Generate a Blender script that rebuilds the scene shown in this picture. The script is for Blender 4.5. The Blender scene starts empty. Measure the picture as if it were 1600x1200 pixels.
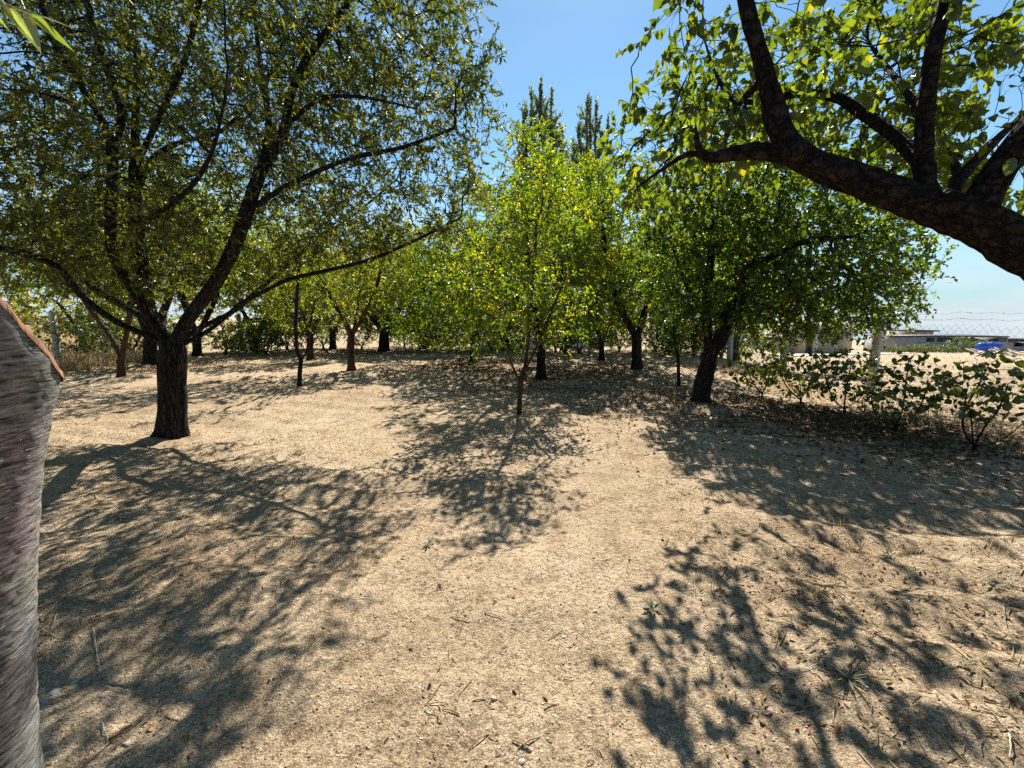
import bpy, math, random
import numpy as np
from mathutils import Matrix, Vector

# ------------------------------------------------------------------ scene, camera, light
sc = bpy.context.scene
COL = sc.collection
F, CXP, CYP = 720.0, 800.0, 600.0          # focal length and centre in photo pixels (1600 x 1200)
CAMH, HORIZ = 1.5, 495.0
PITCH = math.atan((CYP - HORIZ) / F)
cam = bpy.data.cameras.new('camera')
cam.sensor_width = 36.0
cam.lens = 36.0 * F / 1600.0
cam.clip_start = 0.05
cam.clip_end = 5000
camo = bpy.data.objects.new('camera', cam)
camo.location = (0, 0, CAMH)
camo.rotation_euler = (math.pi / 2 - PITCH, 0, 0)
COL.objects.link(camo)
sc.camera = camo

SUN_EL, SUN_AZ = math.radians(44), math.radians(9.5)   # azimuth from +Y (view axis) towards +X
w = bpy.data.worlds.new('World'); sc.world = w; w.use_nodes = True
nt = w.node_tree; nt.nodes.clear()
out = nt.nodes.new('ShaderNodeOutputWorld'); bg = nt.nodes.new('ShaderNodeBackground')
sky = nt.nodes.new('ShaderNodeTexSky'); sky.sky_type = 'NISHITA'; sky.sun_disc = False
sky.sun_elevation = SUN_EL; sky.sun_rotation = SUN_AZ
sky.air_density = 1.0; sky.dust_density = 0.1; sky.ozone_density = 0.8; sky.altitude = 0
bg.inputs['Strength'].default_value = 0.054
tc = nt.nodes.new('ShaderNodeTexCoord')
mp = nt.nodes.new('ShaderNodeMapping'); mp.inputs['Scale'].default_value = (1.0, 1.0, 4.5)
ns = nt.nodes.new('ShaderNodeTexNoise'); ns.inputs['Scale'].default_value = 2.6; ns.inputs['Detail'].default_value = 7; ns.inputs['Roughness'].default_value = 0.58
rp = nt.nodes.new('ShaderNodeValToRGB'); rp.color_ramp.elements[0].position = 0.40; rp.color_ramp.elements[1].position = 0.66
sx = nt.nodes.new('ShaderNodeSeparateXYZ')
mr = nt.nodes.new('ShaderNodeMapRange'); mr.inputs['From Min'].default_value = 0.0; mr.inputs['From Max'].default_value = 0.30; mr.inputs['To Min'].default_value = 1.0; mr.inputs['To Max'].default_value = 0.06
mu = nt.nodes.new('ShaderNodeMath'); mu.operation = 'MULTIPLY'
mx = nt.nodes.new('ShaderNodeMix'); mx.data_type = 'RGBA'; mx.inputs['B'].default_value = (6.6, 7.1, 7.6, 1)
nt.links.new(tc.outputs['Generated'], mp.inputs['Vector']); nt.links.new(mp.outputs['Vector'], ns.inputs['Vector'])
nt.links.new(ns.outputs['Fac'], rp.inputs['Fac']); nt.links.new(tc.outputs['Generated'], sx.inputs['Vector'])
nt.links.new(sx.outputs['Z'], mr.inputs['Value']); nt.links.new(rp.outputs['Color'], mu.inputs[0]); nt.links.new(mr.outputs['Result'], mu.inputs[1])
hz_ = nt.nodes.new('ShaderNodeMapRange'); hz_.inputs['From Min'].default_value = 0.0; hz_.inputs['From Max'].default_value = 0.22; hz_.inputs['To Min'].default_value = 0.75; hz_.inputs['To Max'].default_value = 0.0
nt.links.new(sx.outputs['Z'], hz_.inputs['Value'])
fl_ = nt.nodes.new('ShaderNodeMix'); fl_.data_type = 'RGBA'; fl_.inputs['B'].default_value = (2.9, 4.2, 5.7, 1)
tw_ = nt.nodes.new('ShaderNodeMix'); tw_.data_type = 'RGBA'; tw_.blend_type = 'MULTIPLY'; tw_.inputs['Factor'].default_value = 1.0; tw_.inputs['B'].default_value = (0.80, 1.08, 1.16, 1)
nt.links.new(sky.outputs['Color'], tw_.inputs['A']); nt.links.new(tw_.outputs['Result'], fl_.inputs['A']); nt.links.new(hz_.outputs['Result'], fl_.inputs['Factor'])
nt.links.new(mu.outputs['Value'], mx.inputs['Factor']); nt.links.new(fl_.outputs['Result'], mx.inputs['A'])
nt.links.new(mx.outputs['Result'], bg.inputs['Color']); nt.links.new(bg.outputs['Background'], out.inputs['Surface'])

sl = bpy.data.lights.new('sun', 'SUN'); sl.energy = 5.0; sl.angle = math.radians(0.45); sl.color = (1.0, 0.955, 0.885)
so = bpy.data.objects.new('sun', sl); COL.objects.link(so)
SUNV = Vector((math.sin(SUN_AZ) * math.cos(SUN_EL), math.cos(SUN_AZ) * math.cos(SUN_EL), math.sin(SUN_EL)))
so.rotation_euler = SUNV.to_track_quat('Z', 'Y').to_euler(); so.location = (5, 20, 30)
sc.view_settings.view_transform = 'Standard'; sc.view_settings.look = 'None'
sc.view_settings.gamma = 1.0; sc.view_settings.exposure = 1.24
sc.render.engine = 'CYCLES'
sc.cycles.max_bounces = 7; sc.cycles.diffuse_bounces = 3; sc.cycles.glossy_bounces = 2
sc.cycles.transmission_bounces = 5; sc.cycles.transparent_max_bounces = 4
sc.cycles.use_denoising = False
sc.cycles.caustics_reflective = False; sc.cycles.caustics_refractive = False

# ------------------------------------------------------------------ helpers
RNG = np.random.default_rng(7)
_cp, _sp = math.cos(PITCH), math.sin(PITCH)
def at(x, y, d):
    """point seen at photo pixel (x, y) whose world Y is d"""
    vx, vy, vz = (x - CXP) / F, 1.0, (CYP - y) / F
    Y = vy * _cp + vz * _sp; Z = -vy * _sp + vz * _cp
    k = d / Y
    return np.array((vx * k, d, CAMH + Z * k))
def on_ground(x, y):
    vx, vz = (x - CXP) / F, (CYP - y) / F
    Y = _cp + vz * _sp; Z = -_sp + vz * _cp
    k = -CAMH / Z
    return np.array((vx * k, Y * k, 0.0))

_tab = np.random.default_rng(11).random((256, 256))
def vnoise(x, y, f, s=0):
    x = np.asarray(x) * f + 37.1 * s + 1000; y = np.asarray(y) * f + 91.7 * s + 1000
    xi = np.floor(x).astype(int); yi = np.floor(y).astype(int)
    u = x - xi; v = y - yi; u = u * u * (3 - 2 * u); v = v * v * (3 - 2 * v)
    a = _tab[xi & 255, yi & 255]; b = _tab[(xi + 1) & 255, yi & 255]
    c = _tab[xi & 255, (yi + 1) & 255]; d = _tab[(xi + 1) & 255, (yi + 1) & 255]
    return (a * (1 - u) + b * u) * (1 - v) + (c * (1 - u) + d * u) * v - 0.5
def sstep(a, b, t):
    t = np.clip((np.asarray(t) - a) / (b - a), 0, 1); return t * t * (3 - 2 * t)

BASINS = []          # (x, y, radius, height) of the low earth rings round the trees
def macro(x, y):
    x = np.asarray(x, float); y = np.asarray(y, float)
    yy = np.maximum(y, 0.1)
    S = sstep(0.30, 0.62, x / yy) * sstep(7.2, 9.5, x)
    z = -0.056 * np.clip(y - 8, 0, 900) * S
    L = sstep(-0.45, -0.8, x / yy)
    z = z + 0.25 * L * sstep(16, 40, y)
    return z
def H(x, y):
    x = np.asarray(x, float); y = np.asarray(y, float)
    near = 1 - sstep(25, 60, np.abs(y) + 0.5 * np.abs(x))
    z = macro(x, y)
    z = z + near * (0.10 * vnoise(x, y, 0.35, 1) + 0.06 * vnoise(x, y, 1.05, 2) + 0.030 * vnoise(x, y, 2.7, 3)
                    + 0.020 * vnoise(x, y, 6.5, 4))
    # raked / hoed ridges across the left and right of the orchard
    m = sstep(0.6, 1.8, np.abs(x - 0.3)) * near
    z = z + 0.034 * m * np.sin(13 * (y + 0.28 * x) + 5 * vnoise(x, y, 0.8, 5)) * (0.5 + vnoise(x, y, 0.5, 6))
    for bx, by, br, bh in BASINS:
        r = np.hypot(x - bx, y - by) + 0.5 * br * vnoise(x, y, 1.3, 8)
        z = z + bh * np.exp(-((r - br) / (0.25 * br)) ** 2)
    # ploughed field beyond the right fence
    fld = sstep(7.6, 9.0, x) * sstep(3, 6, y)
    z = z + fld * near * 0.05 * np.sin(5.2 * (y - 0.1 * x) + 3 * vnoise(x, y, 0.5, 9))
    z = z + near * (0.014 * vnoise(x + 0.3 * y, y - 0.3 * x, 13, 10) + 0.010 * vnoise(x - 0.5 * y, y + 0.5 * x, 27, 12)) * (1 - sstep(6, 11, np.hypot(x, y)))
    return z
def Hs(x, y): return float(H(np.array([x]), np.array([y]))[0])

def make_mesh(name, verts, faces, attrs=None, smooth=False):
    """faces: list of int arrays (n,k)"""
    me = bpy.data.meshes.new(name)
    verts = np.asarray(verts, np.float32).reshape(-1, 3)
    if not isinstance(faces, list): faces = [faces]
    faces = [np.asarray(f, np.int32) for f in faces if len(f)]
    me.vertices.add(len(verts)); me.vertices.foreach_set('co', verts.ravel())
    tot = np.concatenate([np.full(len(f), f.shape[1], np.int32) for f in faces])
    idx = np.concatenate([f.ravel() for f in faces])
    me.loops.add(len(idx)); me.loops.foreach_set('vertex_index', idx)
    start = np.concatenate(([0], np.cumsum(tot)[:-1])).astype(np.int32)
    me.polygons.add(len(tot)); me.polygons.foreach_set('loop_start', start); me.polygons.foreach_set('loop_total', tot)
    if smooth: me.polygons.foreach_set('use_smooth', np.ones(len(tot), bool))
    me.update(calc_edges=True)
    for k, (dom, v) in (attrs or {}).items():
        a = me.attributes.new(k, 'FLOAT', dom); a.data.foreach_set('value', np.asarray(v, np.float32).ravel())
    return me
def add(name, me, mat=None, parent=None, loc=None):
    o = bpy.data.objects.new(name, me); COL.objects.link(o)
    if mat is not None and me is not None and not me.materials: me.materials.append(mat)
    if parent is not None: o.parent = parent
    if loc is not None: o.location = loc
    return o
def tag(o, label=None, cat=None, group=None, kind=None):
    if label: o['label'] = label
    if cat: o['category'] = cat
    if group: o['group'] = group
    if kind: o['kind'] = kind
    return o
def thing(name, label, cat, loc, group=None):
    o = bpy.data.objects.new(name, None); COL.objects.link(o); o.location = loc; o.empty_display_size = 0.2
    return tag(o, label, cat, group)

class MB:
    def __init__(s): s.v = []; s.f = {}; s.n = 0
    def addvf(s, v, f):
        v = np.asarray(v, float); f = np.asarray(f, int)
        s.v.append(v); s.f.setdefault(f.shape[1], []).append(f + s.n); s.n += len(v)
    def box(s, c, size, rz=0.0):
        hx, hy, hz = [q / 2 for q in size]
        v = np.array([(x, y, z) for z in (-hz, hz) for x, y in ((-hx, -hy), (hx, -hy), (hx, hy), (-hx, hy))])
        cr, sr = math.cos(rz), math.sin(rz)
        v = np.column_stack((v[:, 0] * cr - v[:, 1] * sr, v[:, 0] * sr + v[:, 1] * cr, v[:, 2])) + np.array(c)
        s.addvf(v, [(3, 2, 1, 0), (4, 5, 6, 7), (0, 1, 5, 4), (1, 2, 6, 5), (2, 3, 7, 6), (3, 0, 4, 7)])
    def tube(s, pts, rad, n=6, cap=True, wob=0.0):
        pts = np.asarray(pts, float); m = len(pts)
        rad = np.asarray(rad, float)
        if rad.ndim < 2: rad = np.broadcast_to(rad, (m,))[:, None]
        t = np.gradient(pts, axis=0); t /= np.linalg.norm(t, axis=1)[:, None] + 1e-9
        mt = np.abs(t.mean(0)); ref = np.eye(3)[np.argmin(mt)]
        u = np.cross(t, ref); u /= np.linalg.norm(u, axis=1)[:, None] + 1e-9
        v = np.cross(t, u)
        a = np.arange(n) * 2 * math.pi / n
        rr = rad * np.ones((m, n))
        if wob: rr = rr * (1 + wob * (RNG.random((m, n)) - 0.5))
        ring = pts[:, None] + rr[..., None] * (np.cos(a)[None, :, None] * u[:, None] + np.sin(a)[None, :, None] * v[:, None])
        i = np.arange(m - 1)[:, None] * n; j = np.arange(n)[None]; j2 = (j + 1) % n
        q = np.stack((i + j, i + j2, i + n + j2, i + n + j), -1).reshape(-1, 4)
        vv = ring.reshape(-1, 3)
        if cap:
            base = s.n
            vv = np.vstack((vv, pts[:1], pts[-1:]))
            s.addvf(vv, q)
            c0, c1 = base + m * n, base + m * n + 1
            jj = np.arange(n); jj2 = (jj + 1) % n
            s.f.setdefault(3, []).append(np.column_stack((np.full(n, c0), base + jj2, base + jj)))
            s.f.setdefault(3, []).append(np.column_stack((np.full(n, c1), base + (m - 1) * n + jj, base + (m - 1) * n + jj2)))
        else: s.addvf(vv, q)
    def mesh(s, name, smooth=False):
        return make_mesh(name, np.vstack(s.v), [np.vstack(x) for x in s.f.values()], smooth=smooth)
    def build(s, name, mat, parent=None, loc=None, smooth=False): return add(name, s.mesh(name, smooth), mat, parent, loc)

# ------------------------------------------------------------------ materials
def new_mat(name):
    m = bpy.data.materials.new(name); m.use_nodes = True; n = m.node_tree; n.nodes.clear()
    o = n.nodes.new('ShaderNodeOutputMaterial'); return m, n, o
def ramp(n, stops):
    r = n.nodes.new('ShaderNodeValToRGB'); e = r.color_ramp.elements
    while len(e) < len(stops): e.new(0.5)
    for q, (p, c) in zip(e, stops): q.position = p; q.color = (*c, 1)
    return r
def plain(name, col, rough=0.8, var=0.25, scale=6.0, bump=0.0, metal=0.0, stretch=(1, 1, 1), spec=0.3):
    m, n, o = new_mat(name)
    b = n.nodes.new('ShaderNodeBsdfPrincipled'); t = n.nodes.new('ShaderNodeTexCoord'); mpn = n.nodes.new('ShaderNodeMapping')
    mpn.inputs['Scale'].default_value = stretch
    ns = n.nodes.new('ShaderNodeTexNoise'); ns.inputs['Scale'].default_value = scale; ns.inputs['Detail'].default_value = 6
    c = np.array(col); r = ramp(n, [(0.3, tuple(c * (1 - var))), (0.7, tuple(np.minimum(c * (1 + var), 1)))])
    n.links.new(t.outputs['Object'], mpn.inputs['Vector']); n.links.new(mpn.outputs['Vector'], ns.inputs['Vector'])
    n.links.new(ns.outputs['Fac'], r.inputs['Fac']); n.links.new(r.outputs['Color'], b.inputs['Base Color'])
    b.inputs['Roughness'].default_value = rough; b.inputs['Metallic'].default_value = metal; b.inputs['Specular IOR Level'].default_value = spec
    if bump:
        bp = n.nodes.new('ShaderNodeBump'); bp.inputs['Strength'].default_value = bump; bp.inputs['Distance'].default_value = 0.02
        n.links.new(ns.outputs['Fac'], bp.inputs['Height']); n.links.new(bp.outputs['Normal'], b.inputs['Normal'])
    n.links.new(b.outputs['BSDF'], o.inputs['Surface']); return m
def leaf_mat(name, stops, trans=0.5, gloss=0.055, rough=0.36, tm=(2.7, 2.8, 0.6)):
    m, n, o = new_mat(name)
    a = n.nodes.new('ShaderNodeAttribute'); a.attribute_name = 'tint'
    r = ramp(n, stops); n.links.new(a.outputs['Fac'], r.inputs['Fac'])
    d = n.nodes.new('ShaderNodeBsdfDiffuse'); tr = n.nodes.new('ShaderNodeBsdfTranslucent'); g = n.nodes.new('ShaderNodeBsdfGlossy')
    g.inputs['Roughness'].default_value = rough; g.inputs['Color'].default_value = (0.9, 0.95, 0.9, 1)
    hs = n.nodes.new('ShaderNodeMix'); hs.data_type = 'RGBA'; hs.blend_type = 'MULTIPLY'; hs.inputs['Factor'].default_value = 1
    hs.inputs['B'].default_value = (*tm, 1)
    n.links.new(r.outputs['Color'], hs.inputs['A']); n.links.new(hs.outputs['Result'], tr.inputs['Color']); n.links.new(r.outputs['Color'], d.inputs['Color'])
    m1 = n.nodes.new('ShaderNodeMixShader'); m1.inputs['Fac'].default_value = trans
    m2 = n.nodes.new('ShaderNodeMixShader'); m2.inputs['Fac'].default_value = gloss
    n.links.new(d.outputs[0], m1.inputs[1]); n.links.new(tr.outputs[0], m1.inputs[2])
    n.links.new(m1.outputs[0], m2.inputs[1]); n.links.new(g.outputs[0], m2.inputs[2]); n.links.new(m2.outputs[0], o.inputs['Surface'])
    return m
def bark_mat(name, dark, light, fz=0.25, scale=26, horiz=False, bump=0.9, dist=0.02, plates=0, axis=(1, 1, 0.22)):
    m, n, o = new_mat(name)
    b = n.nodes.new('ShaderNodeBsdfPrincipled'); t = n.nodes.new('ShaderNodeTexCoord'); mpn = n.nodes.new('ShaderNodeMapping')
    mpn.inputs['Scale'].default_value = (fz, fz, 1) if horiz else (1, 1, fz)
    wv = n.nodes.new('ShaderNodeTexNoise'); wv.inputs['Scale'].default_value = scale; wv.inputs['Detail'].default_value = 8; wv.inputs['Roughness'].default_value = 0.65; wv.inputs['Distortion'].default_value = 0.15 if horiz else 0.6
    n2 = n.nodes.new('ShaderNodeTexNoise'); n2.inputs['Scale'].default_value = 3.0; n2.inputs['Detail'].default_value = 4
    r = ramp(n, [(0.36, dark), (0.52, tuple((np.array(dark) + np.array(light)) / 2)), (0.68, light)])
    mxn = n.nodes.new('ShaderNodeMix'); mxn.data_type = 'RGBA'; mxn.blend_type = 'MULTIPLY'; mxn.inputs['Factor'].default_value = 0.5
    n.links.new(t.outputs['Object'], mpn.inputs['Vector']); n.links.new(mpn.outputs['Vector'], wv.inputs['Vector']); n.links.new(t.outputs['Object'], n2.inputs['Vector'])
    n.links.new(wv.outputs['Fac'], r.inputs['Fac']); n.links.new(r.outputs['Color'], mxn.inputs['A']); n.links.new(n2.outputs['Color'], mxn.inputs['B'])
    n.links.new(mxn.outputs['Result'], b.inputs['Base Color']); b.inputs['Roughness'].default_value = 0.9; b.inputs['Specular IOR Level'].default_value = 0.2
    bp = n.nodes.new('ShaderNodeBump'); bp.inputs['Strength'].default_value = bump; bp.inputs['Distance'].default_value = dist
    n.links.new(wv.outputs['Fac'], bp.inputs['Height']); n.links.new(bp.outputs['Normal'], b.inputs['Normal'])
    if plates:
        mq = n.nodes.new('ShaderNodeMapping'); mq.inputs['Scale'].default_value = axis; n.links.new(t.outputs['Object'], mq.inputs['Vector'])
        wn = n.nodes.new('ShaderNodeTexNoise'); wn.inputs['Scale'].default_value = 14; n.links.new(mq.outputs['Vector'], wn.inputs['Vector'])
        av = n.nodes.new('ShaderNodeVectorMath'); av.operation = 'MULTIPLY_ADD'; av.inputs[1].default_value = (0.06, 0.06, 0.06); n.links.new(wn.outputs['Color'], av.inputs[0]); n.links.new(mq.outputs['Vector'], av.inputs[2])
        vo = n.nodes.new('ShaderNodeTexVoronoi'); vo.feature = 'DISTANCE_TO_EDGE'; vo.inputs['Scale'].default_value = plates; n.links.new(av.outputs[0], vo.inputs['Vector'])
        pr = ramp(n, [(0.0, (0.18, 0.16, 0.15)), (0.16, (0.85, 0.85, 0.85)), (0.5, (1.25, 1.22, 1.2))]); n.links.new(vo.outputs['Distance'], pr.inputs['Fac'])
        mm = n.nodes.new('ShaderNodeMix'); mm.data_type = 'RGBA'; mm.blend_type = 'MULTIPLY'; mm.inputs['Factor'].default_value = 1
        n.links.new(mxn.outputs['Result'], mm.inputs['A']); n.links.new(pr.outputs['Color'], mm.inputs['B']); n.links.new(mm.outputs['Result'], b.inputs['Base Color'])
        b2 = n.nodes.new('ShaderNodeBump'); b2.inputs['Strength'].default_value = 1.0; b2.inputs['Distance'].default_value = 0.03
        n.links.new(pr.outputs['Color'], b2.inputs['Height']); n.links.new(bp.outputs['Normal'], b2.inputs['Normal']); n.links.new(b2.outputs['Normal'], b.inputs['Normal'])
    n.links.new(b.outputs['BSDF'], o.inputs['Surface']); return m

def ground_mat():
    m, n, o = new_mat('sandy_soil')
    b = n.nodes.new('ShaderNodeBsdfPrincipled'); g = n.nodes.new('ShaderNodeNewGeometry')
    def noise(s, d=6, r=0.6):
        q = n.nodes.new('ShaderNodeTexNoise'); q.inputs['Scale'].default_value = s; q.inputs['Detail'].default_value = d; q.inputs['Roughness'].default_value = r
        n.links.new(g.outputs['Position'], q.inputs['Vector']); return q
    big = noise(0.55, 5); mid = noise(5, 8, 0.68); fine = noise(120, 5, 0.75); clod = noise(34, 8, 0.7)
    c1 = ramp(n, [(0.30, (0.34, 0.244, 0.148)), (0.50, (0.465, 0.350, 0.222)), (0.72, (0.535, 0.420, 0.280))])
    n.links.new(big.outputs['Fac'], c1.inputs['Fac'])
    c2 = ramp(n, [(0.30, (0.62, 0.58, 0.54)), (0.50, (1, 1, 1)), (0.75, (1.18, 1.18, 1.18))]); n.links.new(mid.outputs['Fac'], c2.inputs['Fac'])
    c3 = ramp(n, [(0.36, (0.30, 0.27, 0.24)), (0.48, (1, 1, 1)), (0.64, (1.5, 1.5, 1.5))]); n.links.new(fine.outputs['Fac'], c3.inputs['Fac'])
    vo = n.nodes.new('ShaderNodeTexVoronoi'); vo.inputs['Scale'].default_value = 105; n.links.new(g.outputs['Position'], vo.inputs['Vector'])
    c4 = ramp(n, [(0.0, (1.12, 1.12, 1.12)), (0.45, (1, 1, 1)), (0.8, (0.62, 0.6, 0.57))]); n.links.new(vo.outputs['Distance'], c4.inputs['Fac'])
    def mul(a, bb, f=1.0):
        q = n.nodes.new('ShaderNodeMix'); q.data_type = 'RGBA'; q.blend_type = 'MULTIPLY'; q.inputs['Factor'].default_value = f
        n.links.new(a, q.inputs['A']); n.links.new(bb, q.inputs['B']); return q.outputs['Result']
    c5 = ramp(n, [(0.34, (0.42, 0.38, 0.34)), (0.47, (1, 1, 1)), (0.62, (1.3, 1.3, 1.3))]); n.links.new(clod.outputs['Fac'], c5.inputs['Fac'])
    c = mul(mul(mul(mul(c1.outputs['Color'], c5.outputs['Color'], 1.0), c2.outputs['Color']), c3.outputs['Color'], 0.8), c4.outputs['Color'], 0.8) if True else mul(mul(mul(c1.outputs['Color'], c2.outputs['Color']), c3.outputs['Color'], 0.8), c4.outputs['Color'], 0.8)
    n.links.new(c, b.inputs['Base Color']); b.inputs['Roughness'].default_value = 0.95; b.inputs['Specular IOR Level'].default_value = 0.1
    ad0 = n.nodes.new('ShaderNodeMath'); ad0.operation = 'MULTIPLY_ADD'; n.links.new(clod.outputs['Fac'], ad0.inputs[0]); ad0.inputs[1].default_value = 2.2; n.links.new(fine.outputs['Fac'], ad0.inputs[2])
    ad = n.nodes.new('ShaderNodeMath'); ad.operation = 'MULTIPLY_ADD'; n.links.new(vo.outputs['Distance'], ad.inputs[0]); ad.inputs[1].default_value = -0.35; n.links.new(ad0.outputs[0], ad.inputs[2])
    bp = n.nodes.new('ShaderNodeBump'); bp.inputs['Strength'].default_value = 0.8; bp.inputs['Distance'].default_value = 0.022
    n.links.new(ad.outputs[0], bp.inputs['Height']); n.links.new(bp.outputs['Normal'], b.inputs['Normal'])
    n.links.new(b.outputs['BSDF'], o.inputs['Surface']); return m

M = {}
M['soil'] = ground_mat()
M['almond'] = leaf_mat('almond_leaf', [(0, (0.018, 0.026, 0.005)), (0.55, (0.060, 0.074, 0.013)), (0.85, (0.125, 0.125, 0.022)), (1, (0.20, 0.155, 0.03))], 0.44, 0.04, 0.36, (2.6, 2.6, 0.6))
M['fruit'] = leaf_mat('orchard_leaf', [(0, (0.022, 0.042, 0.006)), (0.5, (0.062, 0.096, 0.010)), (0.85, (0.125, 0.145, 0.013)), (1, (0.26, 0.19, 0.015))], 0.52, 0.045, 0.36, (3.3, 3.4, 0.6))
M['yellow'] = leaf_mat('yellowing_leaf', [(0, (0.05, 0.075, 0.012)), (0.45, (0.10, 0.125, 0.018)), (0.8, (0.19, 0.165, 0.02)), (1, (0.26, 0.16, 0.02))], 0.52, 0.045, 0.36, (3.0, 3.0, 0.6))
M['apricot'] = leaf_mat('apricot_leaf', [(0, (0.030, 0.046, 0.008)), (0.5, (0.075, 0.100, 0.013)), (0.9, (0.13, 0.145, 0.016)), (1, (0.23, 0.18, 0.02))], 0.52, 0.045, 0.42)
M['poplar'] = leaf_mat('poplar_leaf', [(0, (0.055, 0.075, 0.040)), (0.6, (0.10, 0.12, 0.06)), (1, (0.15, 0.16, 0.07))], 0.35, 0.08)
M['vine'] = leaf_mat('vine_leaf', [(0, (0.026, 0.040, 0.008)), (0.6, (0.065, 0.085, 0.013)), (0.9, (0.13, 0.14, 0.02)), (1, (0.22, 0.19, 0.03))], 0.4, 0.06)
M['peach'] = leaf_mat('peach_leaf', [(0, (0.06, 0.10, 0.02)), (0.6, (0.13, 0.16, 0.03)), (1, (0.35, 0.30, 0.05))], 0.5, 0.16, 0.35)
M['dryleaf'] = leaf_mat('dry_leaf', [(0, (0.10, 0.055, 0.025)), (0.5, (0.22, 0.13, 0.06)), (0.9, (0.33, 0.22, 0.10)), (1, (0.42, 0.16, 0.04))], 0.2, 0.015, 0.5, (1.2, 1.0, 0.8))
M['straw'] = leaf_mat('dry_straw', [(0, (0.24, 0.17, 0.09)), (0.5, (0.40, 0.30, 0.16)), (1, (0.58, 0.47, 0.30))], 0.3, 0.03, 0.5, (1.3, 1.15, 0.9))
M['weed'] = leaf_mat('weed_leaf', [(0, (0.07, 0.085, 0.05)), (0.6, (0.16, 0.17, 0.11)), (1, (0.36, 0.35, 0.26))], 0.3, 0.03, 0.5, (1.3, 1.35, 0.9))
M['bark'] = bark_mat('grey_bark', (0.010, 0.008, 0.007), (0.125, 0.105, 0.088), 0.13, 36, False, 1.0, 0.04, 26, (1, 1, 0.2))
M['barkred'] = bark_mat('reddish_bark', (0.035, 0.020, 0.012), (0.15, 0.090, 0.055), 0.3, 22)
M['barkapr'] = bark_mat('apricot_bark', (0.010, 0.007, 0.006), (0.100, 0.064, 0.050), 0.45, 30, False, 1.0, 0.05, 22, (0.35, 1, 0.8))
M['barkpeach'] = bark_mat('peach_bark', (0.050, 0.042, 0.036), (0.50, 0.46, 0.41), 0.17, 150, True, 0.9, 0.005)
M['sawn'] = plain('sawn_wood', (0.20, 0.095, 0.045), 0.8, 0.5, 40, 0.6, stretch=(1, 1, 0.3))
M['twig'] = plain('twig_wood', (0.30, 0.22, 0.14), 0.8, 0.35, 20)
M['paletwig'] = plain('pale_stalk', (0.55, 0.48, 0.36), 0.7, 0.2, 20)
M['stone'] = plain('pebble_stone', (0.42, 0.36, 0.29), 0.85, 0.4, 14, 0.3)
M['concrete'] = plain('post_concrete', (0.36, 0.34, 0.30), 0.9, 0.2, 9, 0.4)
M['wire'] = plain('galvanised_wire', (0.22, 0.22, 0.22), 0.6, 0.2, 20, metal=0.2)

# ------------------------------------------------------------------ ground
def basin(px, py, r, h):
    g = on_ground(px, py); BASINS.append((g[0], g[1], r, h))
basin(812, 645, 0.75, 0.06); basin(1095, 628, 0.95, 0.07); basin(468, 605, 0.6, 0.04); basin(549, 578, 1.0, 0.07); basin(268, 677, 1.1, 0.04); basin(845, 590, 1.0, 0.07)

def axis_x():
    a = [0.0]
    while a[-1] < 750:
        x = a[-1]; a.append(x + (0.042 if x < 2.6 else 0.042 + 0.030 * (x - 2.6)))
    a = np.array(a); return np.concatenate((-a[:0:-1], a))
def axis_y():
    a = [1.1]
    while a[-1] < 1400: a.append(a[-1] + max(0.024, 0.0175 * a[-1]))
    b = [1.1 - 0.15 * (1.25 ** i) for i in range(1, 22)]
    return np.concatenate((np.array(b[::-1]), np.array(a)))
gx, gy = axis_x(), axis_y()
X, Y = np.meshgrid(gx, gy)
Z = H(X, Y)
n0, n1 = X.shape
ii = (np.arange(n0 - 1)[:, None] * n1 + np.arange(n1 - 1)[None]).ravel()
ground = add('ground', make_mesh('ground', np.column_stack((X.ravel(), Y.ravel(), Z.ravel())), np.column_stack((ii, ii + 1, ii + n1 + 1, ii + n1)), smooth=True), M['soil'])
tag(ground, 'sandy orchard soil with raked ridges and tree shadows', None, kind='structure')

# ------------------------------------------------------------------ tree growing
def resample(pts, step):
    pts = np.asarray(pts, float); d = np.r_[0, np.cumsum(np.linalg.norm(np.diff(pts, axis=0), axis=1))]
    # smooth the corners a little (Catmull-Rom)
    P = np.vstack((2 * pts[0] - pts[1], pts, 2 * pts[-1] - pts[-2])); o = []
    for i in range(1, len(P) - 2):
        k = max(1, int(round((d[i] - d[i - 1]) / step)))
        for j in range(k):
            t = j / k; a, b, c, e = P[i - 1], P[i], P[i + 1], P[i + 2]
            o.append(0.5 * ((2 * b) + (c - a) * t + (2 * a - 5 * b + 4 * c - e) * t * t + (3 * b - a - 3 * c + e) * t ** 3))
    o.append(pts[-1]); return np.array(o)

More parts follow.
